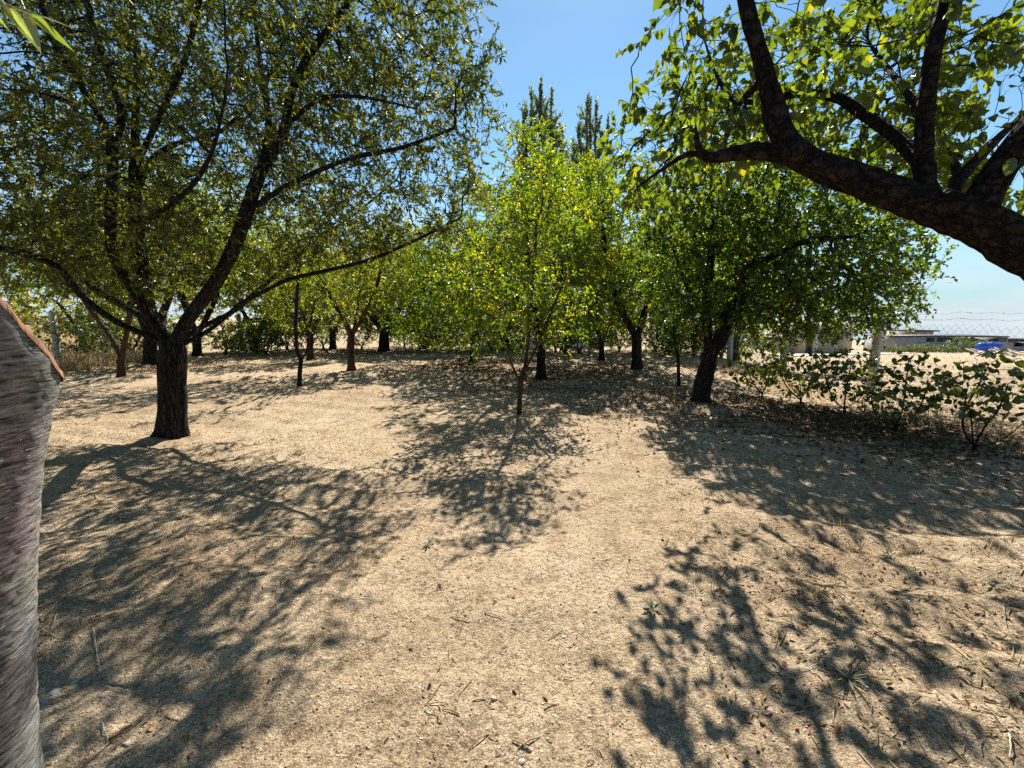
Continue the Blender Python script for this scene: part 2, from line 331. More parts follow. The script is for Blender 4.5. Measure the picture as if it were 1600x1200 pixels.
class Tree:
    def __init__(s, base):
        s.base = np.array(base, float); s.pos = []; s.par = []; s.tag = []; s.rover = {}
    def limb(s, pts, t, step, parent=None):
        """pts in world coordinates; joins the nearest existing node"""
        r = resample(pts, step)
        if s.pos:
            P = np.array(s.pos); k = int(np.argmin(np.linalg.norm(P - r[0], axis=1))) if parent is None else parent
            r = r[1:]; prev = k
        else: prev = -1
        for q in r:
            s.pos.append(q); s.par.append(prev); s.tag.append(t); prev = len(s.pos) - 1
        return prev
    def grow(s, attr, step, dk, di=9e9, maxit=90, rng=RNG, jit=0.25, droop=0.0, first=0):
        cap = 26000; P = np.zeros((cap, 3)); n = len(s.pos); P[:n] = s.pos
        par = s.par; tg = s.tag; kids = np.zeros(cap, int)
        A = np.array(attr, float)
        bi = np.zeros(len(A), int); bd = np.full(len(A), 1e9)
        def upd(lo, hi):
            nonlocal bi, bd
            for c in range(lo, hi, 256):
                e = min(hi, c + 256)
                D = ((A[:, None] - P[None, c:e]) ** 2).sum(-1); k = D.argmin(1); v = np.sqrt(D[np.arange(len(A)), k])
                m = v < bd; bd[m] = v[m]; bi[m] = k[m] + c
        upd(first, n)
        for it in range(maxit):
            keep = bd > dk; A = A[keep]; bi = bi[keep]; bd = bd[keep]
            act = bd < di
            if not act.any() or n > cap - 2000: break
            d = A[act] - P[bi[act]]; d /= np.linalg.norm(d, axis=1)[:, None] + 1e-9
            u, inv = np.unique(bi[act], return_inverse=True)
            S = np.zeros((len(u), 3)); np.add.at(S, inv, d)
            S /= np.linalg.norm(S, axis=1)[:, None] + 1e-9
            S += jit * rng.normal(size=S.shape) * 0.6; S[:, 2] -= droop; S /= np.linalg.norm(S, axis=1)[:, None] + 1e-9
            ok = kids[u] < 4; u = u[ok]; S = S[ok]
            if len(u) == 0: break
            new = P[u] + S * step
            P[n:n + len(u)] = new; kids[u] += 1
            par.extend(u.tolist()); tg.extend([-1] * len(u))
            lo = n; n += len(u); upd(lo, n)
        s.pos = list(P[:n])
    def finish(s, rbase, rtip):
        s.P = np.array(s.pos); n = len(s.P); par = np.array(s.par); s.parr = par
        cnt = np.zeros(n); isleaf = np.ones(n, bool); isleaf[par[par >= 0]] = False
        cnt[isleaf] = 1
        for i in range(n - 1, 0, -1): cnt[par[i]] += cnt[i]
        e = math.log(max(cnt[0], 2)) / math.log(rbase / rtip)
        s.r = rtip * np.maximum(cnt, 1) ** (1 / e); s.cnt = cnt; s.tip = isleaf
        tg = np.array(s.tag)
        for t, prof in s.rover.items():
            ix = np.where(tg == t)[0]; s.r[ix] = np.interp(np.linspace(0, 1, len(ix)), np.linspace(0, 1, len(prof)), prof)
        s.kid = [[] for _ in range(n)]
        for i in range(1, n): s.kid[par[i]].append(i)
    def chains(s):
        out = []; st = [(0, -1)]
        while st:
            i, p = st.pop(); ch = [p] if p >= 0 else []
            t = s.tag[i]
            while True:
                ch.append(i); k = s.kid[i]
                if not k: break
                same = [q for q in k if s.tag[q] == t and t >= 0]
                m = same[0] if same else max(k, key=lambda q: s.cnt[q])
                for q in k:
                    if q != m: st.append((q, i))
                i = m
            out.append((t, ch))
        return out
    def wood(s, sides=(14, 8, 5, 3), rmin=0.0, wob=0.10, flare=0.35):
        """{tag: MB} in coordinates local to the base"""
        mbs = {}
        for t, ch in s.chains():
            idx = np.array(ch); rr = s.r[idx].copy()
            if len(idx) < 2: continue
            joined = s.parr[idx[0]] >= 0 or idx[0] != 0
            if idx[0] != 0 and len(idx) > 1:
                rr[0] = min(rr[0], rr[1] * 1.3)
            if rr.max() < rmin: continue
            r0 = rr.max(); n = sides[0] if r0 > 0.06 else sides[1] if r0 > 0.022 else sides[2] if r0 > 0.009 else sides[3]
            p = s.P[idx] - s.base
            if r0 > 0.06:
                n = int(n * 1.8); a = np.arange(n)[None] * 2 * math.pi / n; sl_ = np.r_[0, np.cumsum(np.linalg.norm(np.diff(p, axis=0), axis=1))][:, None]; ph = RNG.random(6) * 6.28
                ridge = 0.030 * np.sin(5 * a + ph[0] + 1.5 * sl_) + 0.035 * np.sin(9 * a + ph[1] - 2.2 * sl_) + 0.030 * np.sin(13 * a + ph[2] + 3 * sl_) + 0.05 * np.sin(2 * a + ph[3] + 4 * sl_) * np.sin(6 * sl_ + ph[4])
                z = p[:, 2:3]; fl = flare * np.exp(-np.maximum(z, 0) / 0.15) * (1 + 0.55 * np.sin(4 * a + ph[5]) + 0.3 * np.sin(7 * a + ph[0])) if idx[0] == 0 else 0
                rr = rr[:, None] * (1 + ridge * (0.35 if r0 < 0.09 else 1.0) + fl)
            elif idx[0] == 0:
                z = p[:, 2]; rr = rr * (1 + flare * np.exp(-np.maximum(z, 0) / 0.12))
            mb = mbs.setdefault(t, MB()); mb.tube(p, rr, n, cap=(r0 > 0.02), wob=wob if n > 5 else 0)
        return mbs

def unit(v): return v / (np.linalg.norm(v, axis=-1, keepdims=True) + 1e-9)
def shoots(T, rmax, per, L, k, rng, up=0.15, spread=0.9, droop=0.25, leafang=0.8, grav=0.25, frac=1.0):
    """leafy shoots on thin nodes: returns leaf base, direction, shoot ends, clump id"""
    idx = np.where(T.r < rmax)[0]
    idx = idx[rng.random(len(idx)) < frac]
    idx = np.repeat(idx, per)
    o = T.P[idx]; pp = T.parr[idx]; bd = unit(T.P[idx] - T.P[np.maximum(pp, 0)])
    d = unit(bd * 0.8 + spread * rng.normal(size=o.shape) * 0.75 + np.array((0, 0, up)))
    ln = L * (0.55 + 0.8 * rng.random(len(o)))
    j = (np.arange(k) + 0.6) / k
    tt = np.clip(j[None] + rng.normal(size=(len(o), k)) * 0.08, 0.02, 1.05)
    pos = o[:, None] + d[:, None] * (ln[:, None] * tt)[..., None]
    pos[..., 2] -= droop * ln[:, None] * tt ** 2
    ld = unit(d[:, None] * 0.7 + leafang * rng.normal(size=pos.shape) - np.array((0, 0, grav)))
    cl = np.repeat(np.arange(len(o)), k)
    end = o + d * ln[:, None]; end[:, 2] -= droop * ln
    mid = o + d * ln[:, None] * 0.5; mid[:, 2] -= droop * ln * 0.25
    return pos.reshape(-1, 3), ld.reshape(-1, 3), (o, mid, end), cl
def leaf_frames(d, rng, flat=0.6):
    n = rng.normal(size=d.shape); n[:, 2] += flat * 2 * np.sign(rng.random(len(d)) - 0.08)
    s = unit(np.cross(d, n)); n = unit(np.cross(s, d)); return s, n
def leaf_quads(pos, d, rng, length, width, fold=0.18, flat=0.6):
    N = len(pos); l = length * (0.6 + 0.7 * rng.random(N))[:, None]; wd = width * (0.6 + 0.7 * rng.random(N))[:, None]
    s, n = leaf_frames(d, rng, flat)
    a = pos; b = pos + d * l; m = pos + d * l * 0.42
    V = np.stack((a, m + s * wd / 2 + n * fold * wd, b, m - s * wd / 2 + n * fold * wd), 1).reshape(-1, 3)
    i = np.arange(N)[:, None] * 4
    Fc = np.concatenate((i + np.array([[0, 1, 2]]), i + np.array([[0, 2, 3]])), 1).reshape(-1, 3)
    return V, Fc
def stems_mesh(ends, r=0.0025, base=np.zeros(3)):
    o, m, e = ends; N = len(o)
    a = np.array([(1, 0, 0), (-0.5, 0.87, 0), (-0.5, -0.87, 0)])
    dv = unit(e - o); u = unit(np.cross(dv, np.array((0.3, 0.2, 0.93)))); v = np.cross(dv, u)
    def ring(c, rr): return c[:, None] + rr * (a[None, :, 0:1] * u[:, None] + a[None, :, 1:2] * v[:, None])
    V = np.concatenate((ring(o, r), ring(m, r * 0.8), e[:, None]), 1) - base
    i = np.arange(N)[:, None] * 7; q = []
    for j in range(3):
        k = (j + 1) % 3; q.append(i + np.array([[j, k, 3 + k, 3 + j]]))
    t = [i + np.array([[3 + j, 3 + (j + 1) % 3, 6]]) for j in range(3)]
    return V.reshape(-1, 3), np.vstack(q), np.vstack(t)
def tints(cl, rng, mean=0.45, sc_=0.16, sl_=0.14, hot=0.03):
    c = rng.normal(size=cl.max() + 1 if len(cl) else 1) * sc_ + mean
    t = c[cl] + rng.normal(size=len(cl)) * sl_
    h = rng.random(len(cl)) < hot; t[h] = 0.9 + 0.1 * rng.random(h.sum())
    return np.clip(t, 0, 1)
def ellipsoids(els, n, rng, shell=0.35):
    """els: (cx,cy,cz,rx,ry,rz) -> n points, denser to the outside"""
    vol = np.array([e[3] * e[4] * e[5] for e in els]); pick = rng.choice(len(els), n, p=vol / vol.sum())
    E = np.array(els)[pick]; d = unit(rng.normal(size=(n, 3))); r = rng.random(n) ** (1 / 3.0)
    r = np.where(rng.random(n) < shell, 0.75 + 0.25 * r, r)
    return E[:, :3] + d * r[:, None] * E[:, 3:]
def project(P):
    q = P - np.array((0, 0, CAMH)); y = q[:, 1] * _cp - q[:, 2] * _sp; z = q[:, 1] * _sp + q[:, 2] * _cp
    y = np.maximum(y, 1e-3); return CXP + F * q[:, 0] / y, CYP - F * z / y

def finish_tree(T, name, label, group, leafmat, barkmat, rbase, rtip, shoot, leaf, rng, tint=(0.45, 0.16, 0.14, 0.03), stems=True, rmin=0.0, wob=0.1, keep=None, flat=0.6, sides=(14, 8, 5, 3)):
    T.finish(rbase, rtip)
    e = thing(name, label, 'tree', T.base, group)
    mbs = T.wood(rmin=rmin, wob=wob, sides=sides)
    pos, ld, ends, cl = shoots(T, rng=rng, **shoot)
    if keep is not None:
        m = keep(pos); pos, ld, cl = pos[m], ld[m], cl[m]
    for t in sorted(mbs):
        nm = 'trunk' if t == 0 else 'limb' if t > 0 else 'branches'
        if t == -1 and stems:
            if keep is not None:
                m = keep(ends[2]); en = tuple(q[m] for q in ends)
            else: en = ends
            en = tuple(q[::2] for q in en); V, q, tr = stems_mesh(en, 0.0022, T.base); mbs[-1].addvf(V, q); mbs[-1].f.setdefault(3, []).append(tr + mbs[-1].n - len(V))
        ob = mbs[t].build(nm, barkmat, e, smooth=True)
        if t == -1: tag(ob, kind='stuff')
    V, Fc = leaf_quads(pos - T.base, ld, rng, leaf[0], leaf[1], flat=flat)
    tn = np.repeat(tints(cl, rng, *tint), 2)
    cr = add('crown', make_mesh('crown', V, Fc, {'tint': ('FACE', tn)}), leafmat, e)
    return e, cr, len(pos)

LEAFN = {}
# ------------------------------------------------------------------ the big almond tree on the left
def almond():
    rng = np.random.default_rng(3)
    b = on_ground(268, 676); D = b[1]; b[2] = Hs(b[0], b[1]) - 0.03
    T = Tree(b)
    T.limb([b, at(270, 640, D), at(270, 600, D), at(270, 560, D), at(268, 540, D)], 0, 0.10)
    def L(t, pts): T.limb([at(x, y, D + o) for x, y, o in pts], t, 0.13)
    L(1, [(262, 545, 0), (250, 532, 0), (200, 512, -.1), (162, 490, -.3), (125, 459, -.5), (87, 415, -.8), (37, 396, -1.0), (-30, 380, -1.2), (-120, 350, -1.3)])
    L(2, [(264, 540, 0), (231, 503, .2), (194, 478, .5), (150, 453, .9), (125, 428, 1.1), (103, 400, 1.3), (60, 330, 1.5), (20, 260, 1.6), (-20, 180, 1.6)])
    L(3, [(264, 542, 0), (225, 481, -.15), (199, 440, -.3), (176, 394, -.5), (172, 337, -.7), (176, 262, -.9), (170, 210, -1.0), (142, 161, -1.2), (112, 112, -1.4), (80, 60, -1.5), (60, -20, -1.6)])
    L(4, [(178, 225, -.95), (191, 176, -.9), (172, 120, -.8), (157, 75, -.8), (135, 0, -.8), (125, -60, -.8)])
    L(5, [(268, 540, 0), (240, 505, .1), (228, 462, .2), (221, 412, .3), (214, 356, .4), (210, 281, .5), (212, 187, .6), (214, 94, .6), (206, 0, .6), (200, -80, .6)])
    L(6, [(212, 305, .45), (240, 247, .7), (285, 221, 1.0), (345, 205, 1.3), (400, 150, 1.6)])
    L(7, [(270, 540, 0), (297, 494, -.05), (328, 453, -.1), (352, 415, -.2), (367, 382, -.2), (386, 330, -.3), (405, 274, -.3), (442, 210, -.3), (454, 150, -.3), (480, 90, -.3), (532, 22, -.2), (570, -40, -.2)])
    L(8, [(450, 195, -.3), (495, 157, -.6), (544, 150, -.9), (596, 157, -1.1), (650, 170, -1.2)])
    L(9, [(270, 545, 0), (312, 525, .1), (344, 503, .1), (375, 475, .1), (412, 456, .1), (450, 437, .1), (500, 425, .1), (580, 405, 0), (660, 370, -.1), (720, 340, -.1)])
    L(10, [(270, 542, 0), (312, 513, .5), (362, 488, .9), (394, 462, 1.2), (437, 425, 1.5), (490, 380, 1.8), (560, 330, 2.0), (620, 280, 2.2)])
    L(11, [(405, 276, -.3), (420, 200, .3), (410, 120, .7), (400, 40, .9), (395, -60, 1.0)])
    L(12, [(386, 330, -.3), (450, 290, -.6), (540, 250, -.8), (630, 230, -.9), (710, 200, -.8)])
    L(13, [(212, 260, .5), (255, 170, 0), (290, 90, -.4), (310, 10, -.6), (320, -60, -.7)])
    L(14, [(214, 356, .4), (290, 300, -.9), (330, 240, -1.6), (350, 160, -2.0)])
    # crown envelope: (px, py, depth offset, rx px, ry px, depth radius)
    els = []
    for px, py, o, rx, ry, rd in [(250, 180, 0, 330, 250, 2.6), (10, 250, .2, 270, 185, 2.2), (540, 180, 0, 215, 190, 2.2), (330, -20, .2, 360, 140, 2.3),
                                  (640, 300, 0, 130, 95, 1.5), (90, 380, -.5, 200, 75, 1.4), (690, 60, 0, 85, 90, 1.0), (430, 370, .7, 190, 60, 1.5), (660, 180, -.2, 105, 75, 1.2)]:
        c = at(px, py, D + o); k = D / F; els.append((*c, rx * k, rd, ry * k))
    A = ellipsoids(els, 5200, rng, 0.3)
    x, y = project(A); A = A[(A[:, 2] > 1.75) & (x < 800) & (A[:, 1] > 2.4) & ~((A[:, 1] < 4.0) & (A[:, 2] < 2.7))]
    T.grow(A, 0.13, 0.17, rng=rng, jit=0.35, maxit=70)
    def keep(p):
        x, y = project(p); lim = 800 - 0.00 * y
        gap = vnoise(p[:, 0] + p[:, 1], p[:, 2] - 0.6 * p[:, 1], 1.15, 21) + 0.5 * vnoise(p[:, 0] - p[:, 1], p[:, 2] + 0.4 * p[:, 0], 2.6, 22)
        return (gap > -0.31) & (p[:, 2] > 1.55) & ~((p[:, 1] < D - 0.5) & (rng.random(len(p)) < 0.45))
    e, cr, n = finish_tree(T, 'almond_tree', 'large spreading tree on the left with thick forked grey trunk', None, M['almond'], M['bark'], 0.150, 0.0032,
                dict(rmax=0.011, per=2, L=0.26, k=15, up=0.1, droop=0.3, grav=0.35), (0.074, 0.024), rng, (0.42, 0.22, 0.20, 0.015), keep=keep, flat=0.35)
    LEAFN['almond'] = n
almond()

# ------------------------------------------------------------------ orchard trees behind
def orchard(name, label, base, wpx, forks, els, leafmat, barkmat, seed, natt=1500, leaf=(0.065, 0.034), shoot=None, tint=(0.45, 0.17, 0.15, 0.03), step=0.16, lean=None, group='orchard fruit trees', gapl=-0.33, jit=0.4):
    """base: photo pixel of the foot; wpx: trunk width in pixels; forks: list of limbs [(px,py,doff)...]; els: crown ellipses (px,py,doff,rx,ry)"""
    rng = np.random.default_rng(seed)
    b = on_ground(*base); D = b[1]; b[2] = Hs(b[0], b[1]) - 0.03
    T = Tree(b); k = D / F
    T.limb([b] + [at(x, y, D) for x, y in lean], 0, step)
    for i, fk in enumerate(forks): T.limb([at(x, y, D + o) for x, y, o in fk], i + 1, step)
    E = []
    for px, py, o, rx, ry in els:
        c = at(px, py, D + o); E.append((*c, rx * k, max(0.45 * (rx + ry) * k, rx * k * 0.8), ry * k))
    A = ellipsoids(E, natt, rng, 0.4)
    zmin = min(c[2] - c[5] for c in E); A = A[A[:, 2] > max(zmin, 0.5)]
    T.grow(A, step, step * 1.25, rng=rng, jit=jit, maxit=70)
    def keep(p):
        g = vnoise(p[:, 0] + p[:, 1] + seed, p[:, 2] - 0.6 * p[:, 1], 1.0, 21) + 0.5 * vnoise(p[:, 0] - p[:, 1] + seed, p[:, 2] + 0.4 * p[:, 0], 2.3, 22)
        return (g > gapl) & (p[:, 2] > 0.45)
    sh = dict(rmax=0.013, per=2, L=0.27, k=15, up=0.1, droop=0.25, grav=0.3)
    if shoot: sh.update(shoot)
    e, cr, n = finish_tree(T, name, label, group, leafmat, barkmat, wpx * k / 2, 0.004, sh, leaf, rng, tint, stems=D < 9, rmin=0.0 if D < 10 else 0.006, keep=keep, sides=(12, 7, 4, 3))
    LEAFN[label[:28]] = n
    return e

orchard('fruit_tree', 'reddish double-stemmed tree behind the large tree, near the leafy bush at far left', (190, 589), 10,
    [[(190, 560, 0), (172, 525, 0), (140, 482, .1), (110, 430, .2), (80, 380, .2)], [(190, 560, 0), (196, 530, 0), (205, 480, 0), (215, 420, .1)]],
    [(60, 390, .5, 130, 70), (180, 380, 0, 110, 80), (300, 355, 0, 135, 85)], M['fruit'], M['barkred'], 21, 1800, lean=[(189, 575), (190, 560)])
orchard('fruit_tree', 'tree whose dark trunk shows just left of the big forked trunk', (235, 571), 17,
    [[(235, 530, 0), (215, 480, 0), (190, 420, 0)], [(235, 530, 0), (262, 470, 0), (280, 400, 0)]],
    [(250, 385, 0, 120, 80), (160, 370, .5, 110, 70)], M['yellow'], M['bark'], 22, 1300, lean=[(235, 550), (235, 530)], leaf=(0.08, 0.044), shoot=dict(k=9))
orchard('fruit_tree', 'yellowing tree standing just right of the big forked trunk, far back', (308, 555), 12,
    [[(308, 525, 0), (290, 480, 0), (270, 420, 0)], [(308, 525, 0), (335, 470, 0), (350, 420, 0)]],
    [(310, 400, 0, 120, 90), (250, 370, 0, 80, 80)], M['yellow'], M['bark'], 23, 1200, lean=[(308, 540), (308, 525)], tint=(0.6, 0.17, 0.15, 0.05), leaf=(0.09, 0.05), shoot=dict(k=8))
orchard('sapling', 'thin dark sapling with a low Y fork between the left trunks', (468, 606), 7,
    [[(470, 563, 0), (464, 548, 0), (462, 510, 0), (465, 450, 0), (470, 400, 0)], [(470, 563, 0), (479, 550, 0), (482, 520, 0), (492, 470, 0)]],
    [(470, 430, 0, 40, 70), (490, 480, 0, 26, 40)], M['fruit'], M['bark'], 24, 160, lean=[(468, 585), (470, 563)], gapl=-0.2, tint=(0.6, 0.15, 0.15, 0.03), shoot=dict(per=1))
orchard('fruit_tree', 'slim reddish trunk tree right behind the thin sapling', (485, 562), 9,
    [[(485, 525, 0), (470, 480, 0)], [(485, 525, 0), (505, 480, 0), (515, 450, 0)]],
    [(480, 455, 0, 75, 70)], M['yellow'], M['barkred'], 25, 700, lean=[(484, 545), (485, 525)], leaf=(0.075, 0.04), tint=(0.45, 0.17, 0.15, 0.04))
orchard('fruit_tree', 'reddish vase-shaped tree standing alone left of centre, yellow-green leaves', (549, 579), 11,
    [[(549, 525, 0), (538, 500, 0), (526, 480, 0), (505, 440, .1)], [(549, 525, 0), (558, 490, .1), (560, 440, .2)], [(549, 525, 0), (570, 490, -.1), (586, 455, -.2), (600, 400, -.3)]],
    [(550, 440, 0, 85, 60), (590, 420, -.2, 60, 60), (500, 405, 0, 105, 62)], M['yellow'], M['barkred'], 26, 1200, lean=[(548, 550), (549, 525)], leaf=(0.07, 0.038), gapl=-0.25)
orchard('fruit_tree', 'dark stout trunk tree far back left of centre with low crown', (600, 549), 15,
    [[(600, 525, 0), (585, 500, 0), (560, 470, 0)], [(600, 525, 0), (615, 495, 0), (640, 460, 0)]],
    [(610, 450, 0, 110, 75), (640, 400, 0, 80, 60)], M['yellow'], M['bark'], 27, 1000, lean=[(600, 537), (600, 525)], leaf=(0.095, 0.052), shoot=dict(k=11))
orchard('fruit_tree', 'slender trunk tree with dense green crown left of the central sapling', (738, 568), 7,
    [[(738, 530, 0), (720, 480, 0), (700, 430, 0)], [(738, 530, 0), (755, 480, 0), (765, 420, 0)]],
    [(700, 450, 0, 95, 100), (760, 400, 0, 80, 105), (660, 490, 0, 60, 50), (730, 510, 0, 70, 35)], M['fruit'], M['bark'], 28, 1900, lean=[(738, 550), (738, 530)], leaf=(0.075, 0.04))
orchard('sapling', 'slender multi-stemmed sapling in the middle with reddish stem', (811, 647), 7,
    [[(814, 600, 0), (800, 570, 0), (780, 520, 0), (765, 450, .1)], [(814, 600, 0), (822, 560, 0), (828, 500, .1), (835, 420, .2), (838, 340, .2)], [(816, 585, 0), (835, 550, -.1), (860, 490, -.2), (885, 430, -.2)]],
    [(800, 440, 0, 90, 105), (845, 370, 0, 60, 130), (760, 490, 0, 55, 65), (870, 470, 0, 50, 70)], M['fruit'], M['barkred'], 29, 620, lean=[(812, 625), (814, 600)], leaf=(0.062, 0.034), step=0.12, tint=(0.56, 0.18, 0.15, 0.04), gapl=-0.18, shoot=dict(k=11, L=0.32))
orchard('fruit_tree', 'tall narrow tree behind the central sapling with yellowish pointed top', (845, 591), 13,
    [[(845, 540, 0), (835, 480, 0), (825, 400, 0), (822, 300, 0), (822, 220, 0)], [(845, 540, 0), (870, 480, 0), (880, 410, 0)], [(840, 510, 0), (800, 450, 0), (780, 400, 0)]],
    [(830, 280, 0, 58, 85), (815, 390, 0, 120, 110), (875, 430, 0, 85, 90), (740, 440, 0, 70, 70)], M['fruit'], M['bark'], 30, 2400, lean=[(845, 565), (845, 540)], leaf=(0.068, 0.038), tint=(0.62, 0.18, 0.15, 0.05), gapl=-0.30)
orchard('fruit_tree', 'bright green rounded tree with dark trunk between centre and right tree', (995, 577), 15,
    [[(995, 530, 0), (970, 480, 0), (950, 420, 0), (940, 340, 0)], [(995, 530, 0), (1010, 480, 0), (1030, 420, 0), (1040, 340, 0)]],
    [(955, 360, 0, 90, 110), (1030, 360, .3, 90, 110), (920, 450, 0, 85, 70), (990, 470, 0, 80, 45)], M['fruit'], M['bark'], 31, 1800, lean=[(995, 552), (995, 530)], leaf=(0.075, 0.045), tint=(0.62, 0.16, 0.14, 0.02), gapl=-0.3)
orchard('fruit_tree', 'small far tree seen left of the bright green rounded tree', (940, 562), 8,
    [[(940, 530, 0), (920, 490, 0)], [(940, 530, 0), (960, 480, 0)]],
    [(930, 450, 0, 95, 75), (895, 350, 0, 70, 100)], M['fruit'], M['bark'], 32, 1100, lean=[(940, 545), (940, 530)], leaf=(0.085, 0.05), tint=(0.5, 0.16, 0.14, 0.03))
orchard('sapling', 'thin stick-like sapling just left of the dark right-hand tree', (1061, 602), 5,
    [[(1060, 560, 0), (1054, 530, 0), (1050, 500, 0)], [(1060, 560, 0), (1068, 530, 0)]],
    [(1058, 515, 0, 24, 34)], M['fruit'], M['bark'], 33, 70, lean=[(1060, 580), (1060, 560)], shoot=dict(per=1))
orchard('fruit_tree', 'dark leafy tree on the right with leaning forked trunk, in front of the fence', (1094, 629), 25,
    [[(1108, 555, 0), (1104, 500, 0), (1108, 440, 0), (1112, 370, .1), (1110, 300, .2)], [(1108, 555, 0), (1128, 525, -.1), (1142, 480, -.2), (1170, 420, -.4), (1210, 360, -.5)],
     [(1142, 480, -.2), (1190, 450, .3), (1270, 430, .6), (1350, 430, .8)], [(1104, 500, 0), (1070, 440, .4), (1050, 380, .5)], [(1170, 420, -.4), (1250, 380, -.9), (1330, 370, -1.1)]],
    [(1110, 370, 0, 110, 140), (1230, 370, 0, 150, 140), (1340, 410, 0, 105, 90), (1260, 470, 0, 150, 58), (1400, 470, .2, 55, 36)], M['fruit'], M['bark'], 34, 3600, lean=[(1098, 600), (1106, 570), (1108, 555)], leaf=(0.066, 0.042), step=0.13, tint=(0.36, 0.20, 0.15, 0.02), gapl=-0.32)
# trees closing the back of the orchard
for i, (px, py, cx, top, rx, mt) in enumerate([(400, 548, 400, 380, 90, 'fruit'), (520, 545, 520, 400, 80, 'yellow'), (660, 546, 660, 390, 85, 'fruit'), (790, 548, 790, 370, 80, 'fruit'), (880, 548, 885, 360, 75, 'fruit'), (1045, 550, 1045, 360, 90, 'fruit'), (1150, 556, 1150, 330, 95, 'fruit'), (130, 548, 120, 410, 90, 'yellow')]):
    lab = ['far green tree between the big forked trunk and the thin sapling', 'far yellowish tree behind the vase-shaped tree', 'far green tree behind the gap left of centre', 'far tree hidden behind the central sapling',
           'far tree right of the tall narrow tree', 'far tree right of the bright green rounded tree', 'far tree behind the dark right-hand tree', 'far yellowish tree at the left edge of the orchard'][i]
    hh = (540 - top)
    orchard('fruit_tree', lab, (px, py), 9, [[(px, py - 25, 0), (cx - 25, py - 70, 0)], [(px, py - 25, 0), (cx + 30, py - 75, 0)]],
        [(cx, top + hh * 0.42, 0, rx * 1.2, hh * 0.44)], M[mt], M['bark'], 60 + i, 1100, lean=[(px, py - 12), (px, py - 25)], leaf=(0.125, 0.07), step=0.24, shoot=dict(L=0.35, rmax=0.016), tint=(0.5, 0.16, 0.14, 0.03), group='far orchard trees')

# copies of trees already built, added out of view to block sky light
def copy_tree(src, label, loc, rz):
    c = src.copy(); COL.objects.link(c); c.location = loc; c.rotation_euler = (0, 0, rz); tag(c, label, 'tree', 'unseen shade trees added round the viewer')
    for ch in src.children:
        q = ch.copy(); COL.objects.link(q); q.parent = c
_src = {o['label'][:10]: o for o in COL.objects if o.type == 'EMPTY' and o.get('category') == 'tree'}
for i, (k, x, y, rz, lb) in enumerate([('dark leafy', -3.2, -4.2, 1.0, 'added shade tree behind the viewer to the left, nearest'), ('dark leafy', 1.6, -5.2, 2.6, 'added shade tree straight behind the viewer'), ('large spre', -7.5, -6.5, 4.0, 'added broad shade tree far behind the viewer to the left'), ('dark leafy', 6.2, -3.6, 4.4, 'added shade tree behind the viewer to the right'), ('bright gre', -8.0, 0.6, 0.7, 'added shade tree beside the viewer beyond the left edge')]):
    copy_tree(_src[k], lb, (x, y, Hs(x, y) - 0.03), rz)

# poplars
def poplar(label, px, d, top, wpx, seed, spires):
    rng = np.random.default_rng(seed)
    b = at(px, 500, d); b[2] = Hs(b[0], b[1]) - 0.05
    T = Tree(b); tp = at(px, top, d)
    T.limb([b, b + (tp - b) * 0.35, b + (tp - b) * 0.7, tp], 0, 0.5)
    k = d / F; A = []
    for i, (sx_, st, w_) in enumerate(spires):
        t2 = at(sx_, st, d)
        fr = 0.42 + 0.1 * i; q = b + (tp - b) * fr
        T.limb([q, (q + t2) / 2 + np.array((t2[0] - q[0], rng.normal() * 0.3, 0)) * 0.35, t2], i + 1, 0.5)
        n = 420; u = rng.random(n) ** 0.8; z0 = t2[2] * 0.30
        zz = z0 + (t2[2] - z0) * u; rad = w_ * k * (1 - u) ** 0.6 * np.sqrt(rng.random(n)) + 0.05; an = rng.random(n) * 6.283
        A.append(np.column_stack((t2[0] + (px - sx_) * k * (1 - u) * 0.6 + rad * np.cos(an), d + rad * np.sin(an), zz)))
    T.grow(np.vstack(A), 0.4, 0.45, rng=rng, jit=0.15, maxit=60)
    finish_tree(T, 'poplar_tree', label, 'poplars behind the orchard', M['poplar'], M['bark'], 0.28, 0.010,
        dict(rmax=0.06, per=4, L=0.8, k=16, up=1.6, spread=0.35, droop=0.0, leafang=0.7, grav=0.0), (0.18, 0.13), rng, (0.4, 0.18, 0.16, 0.01), stems=False, rmin=0.012, sides=(8, 5, 4, 3))
poplar('tall dark poplar, the left one of the two spires above the orchard', 845, 36, 148, 26, 71, [(845, 140, 36), (830, 155, 38), (862, 152, 36), (817, 195, 36), (874, 215, 30)])
poplar('tall grey-green poplar, the right one of the two spires above the orchard', 922, 40, 166, 24, 72, [(918, 162, 32), (932, 172, 34), (950, 196, 30), (904, 205, 32), (898, 240, 28)])

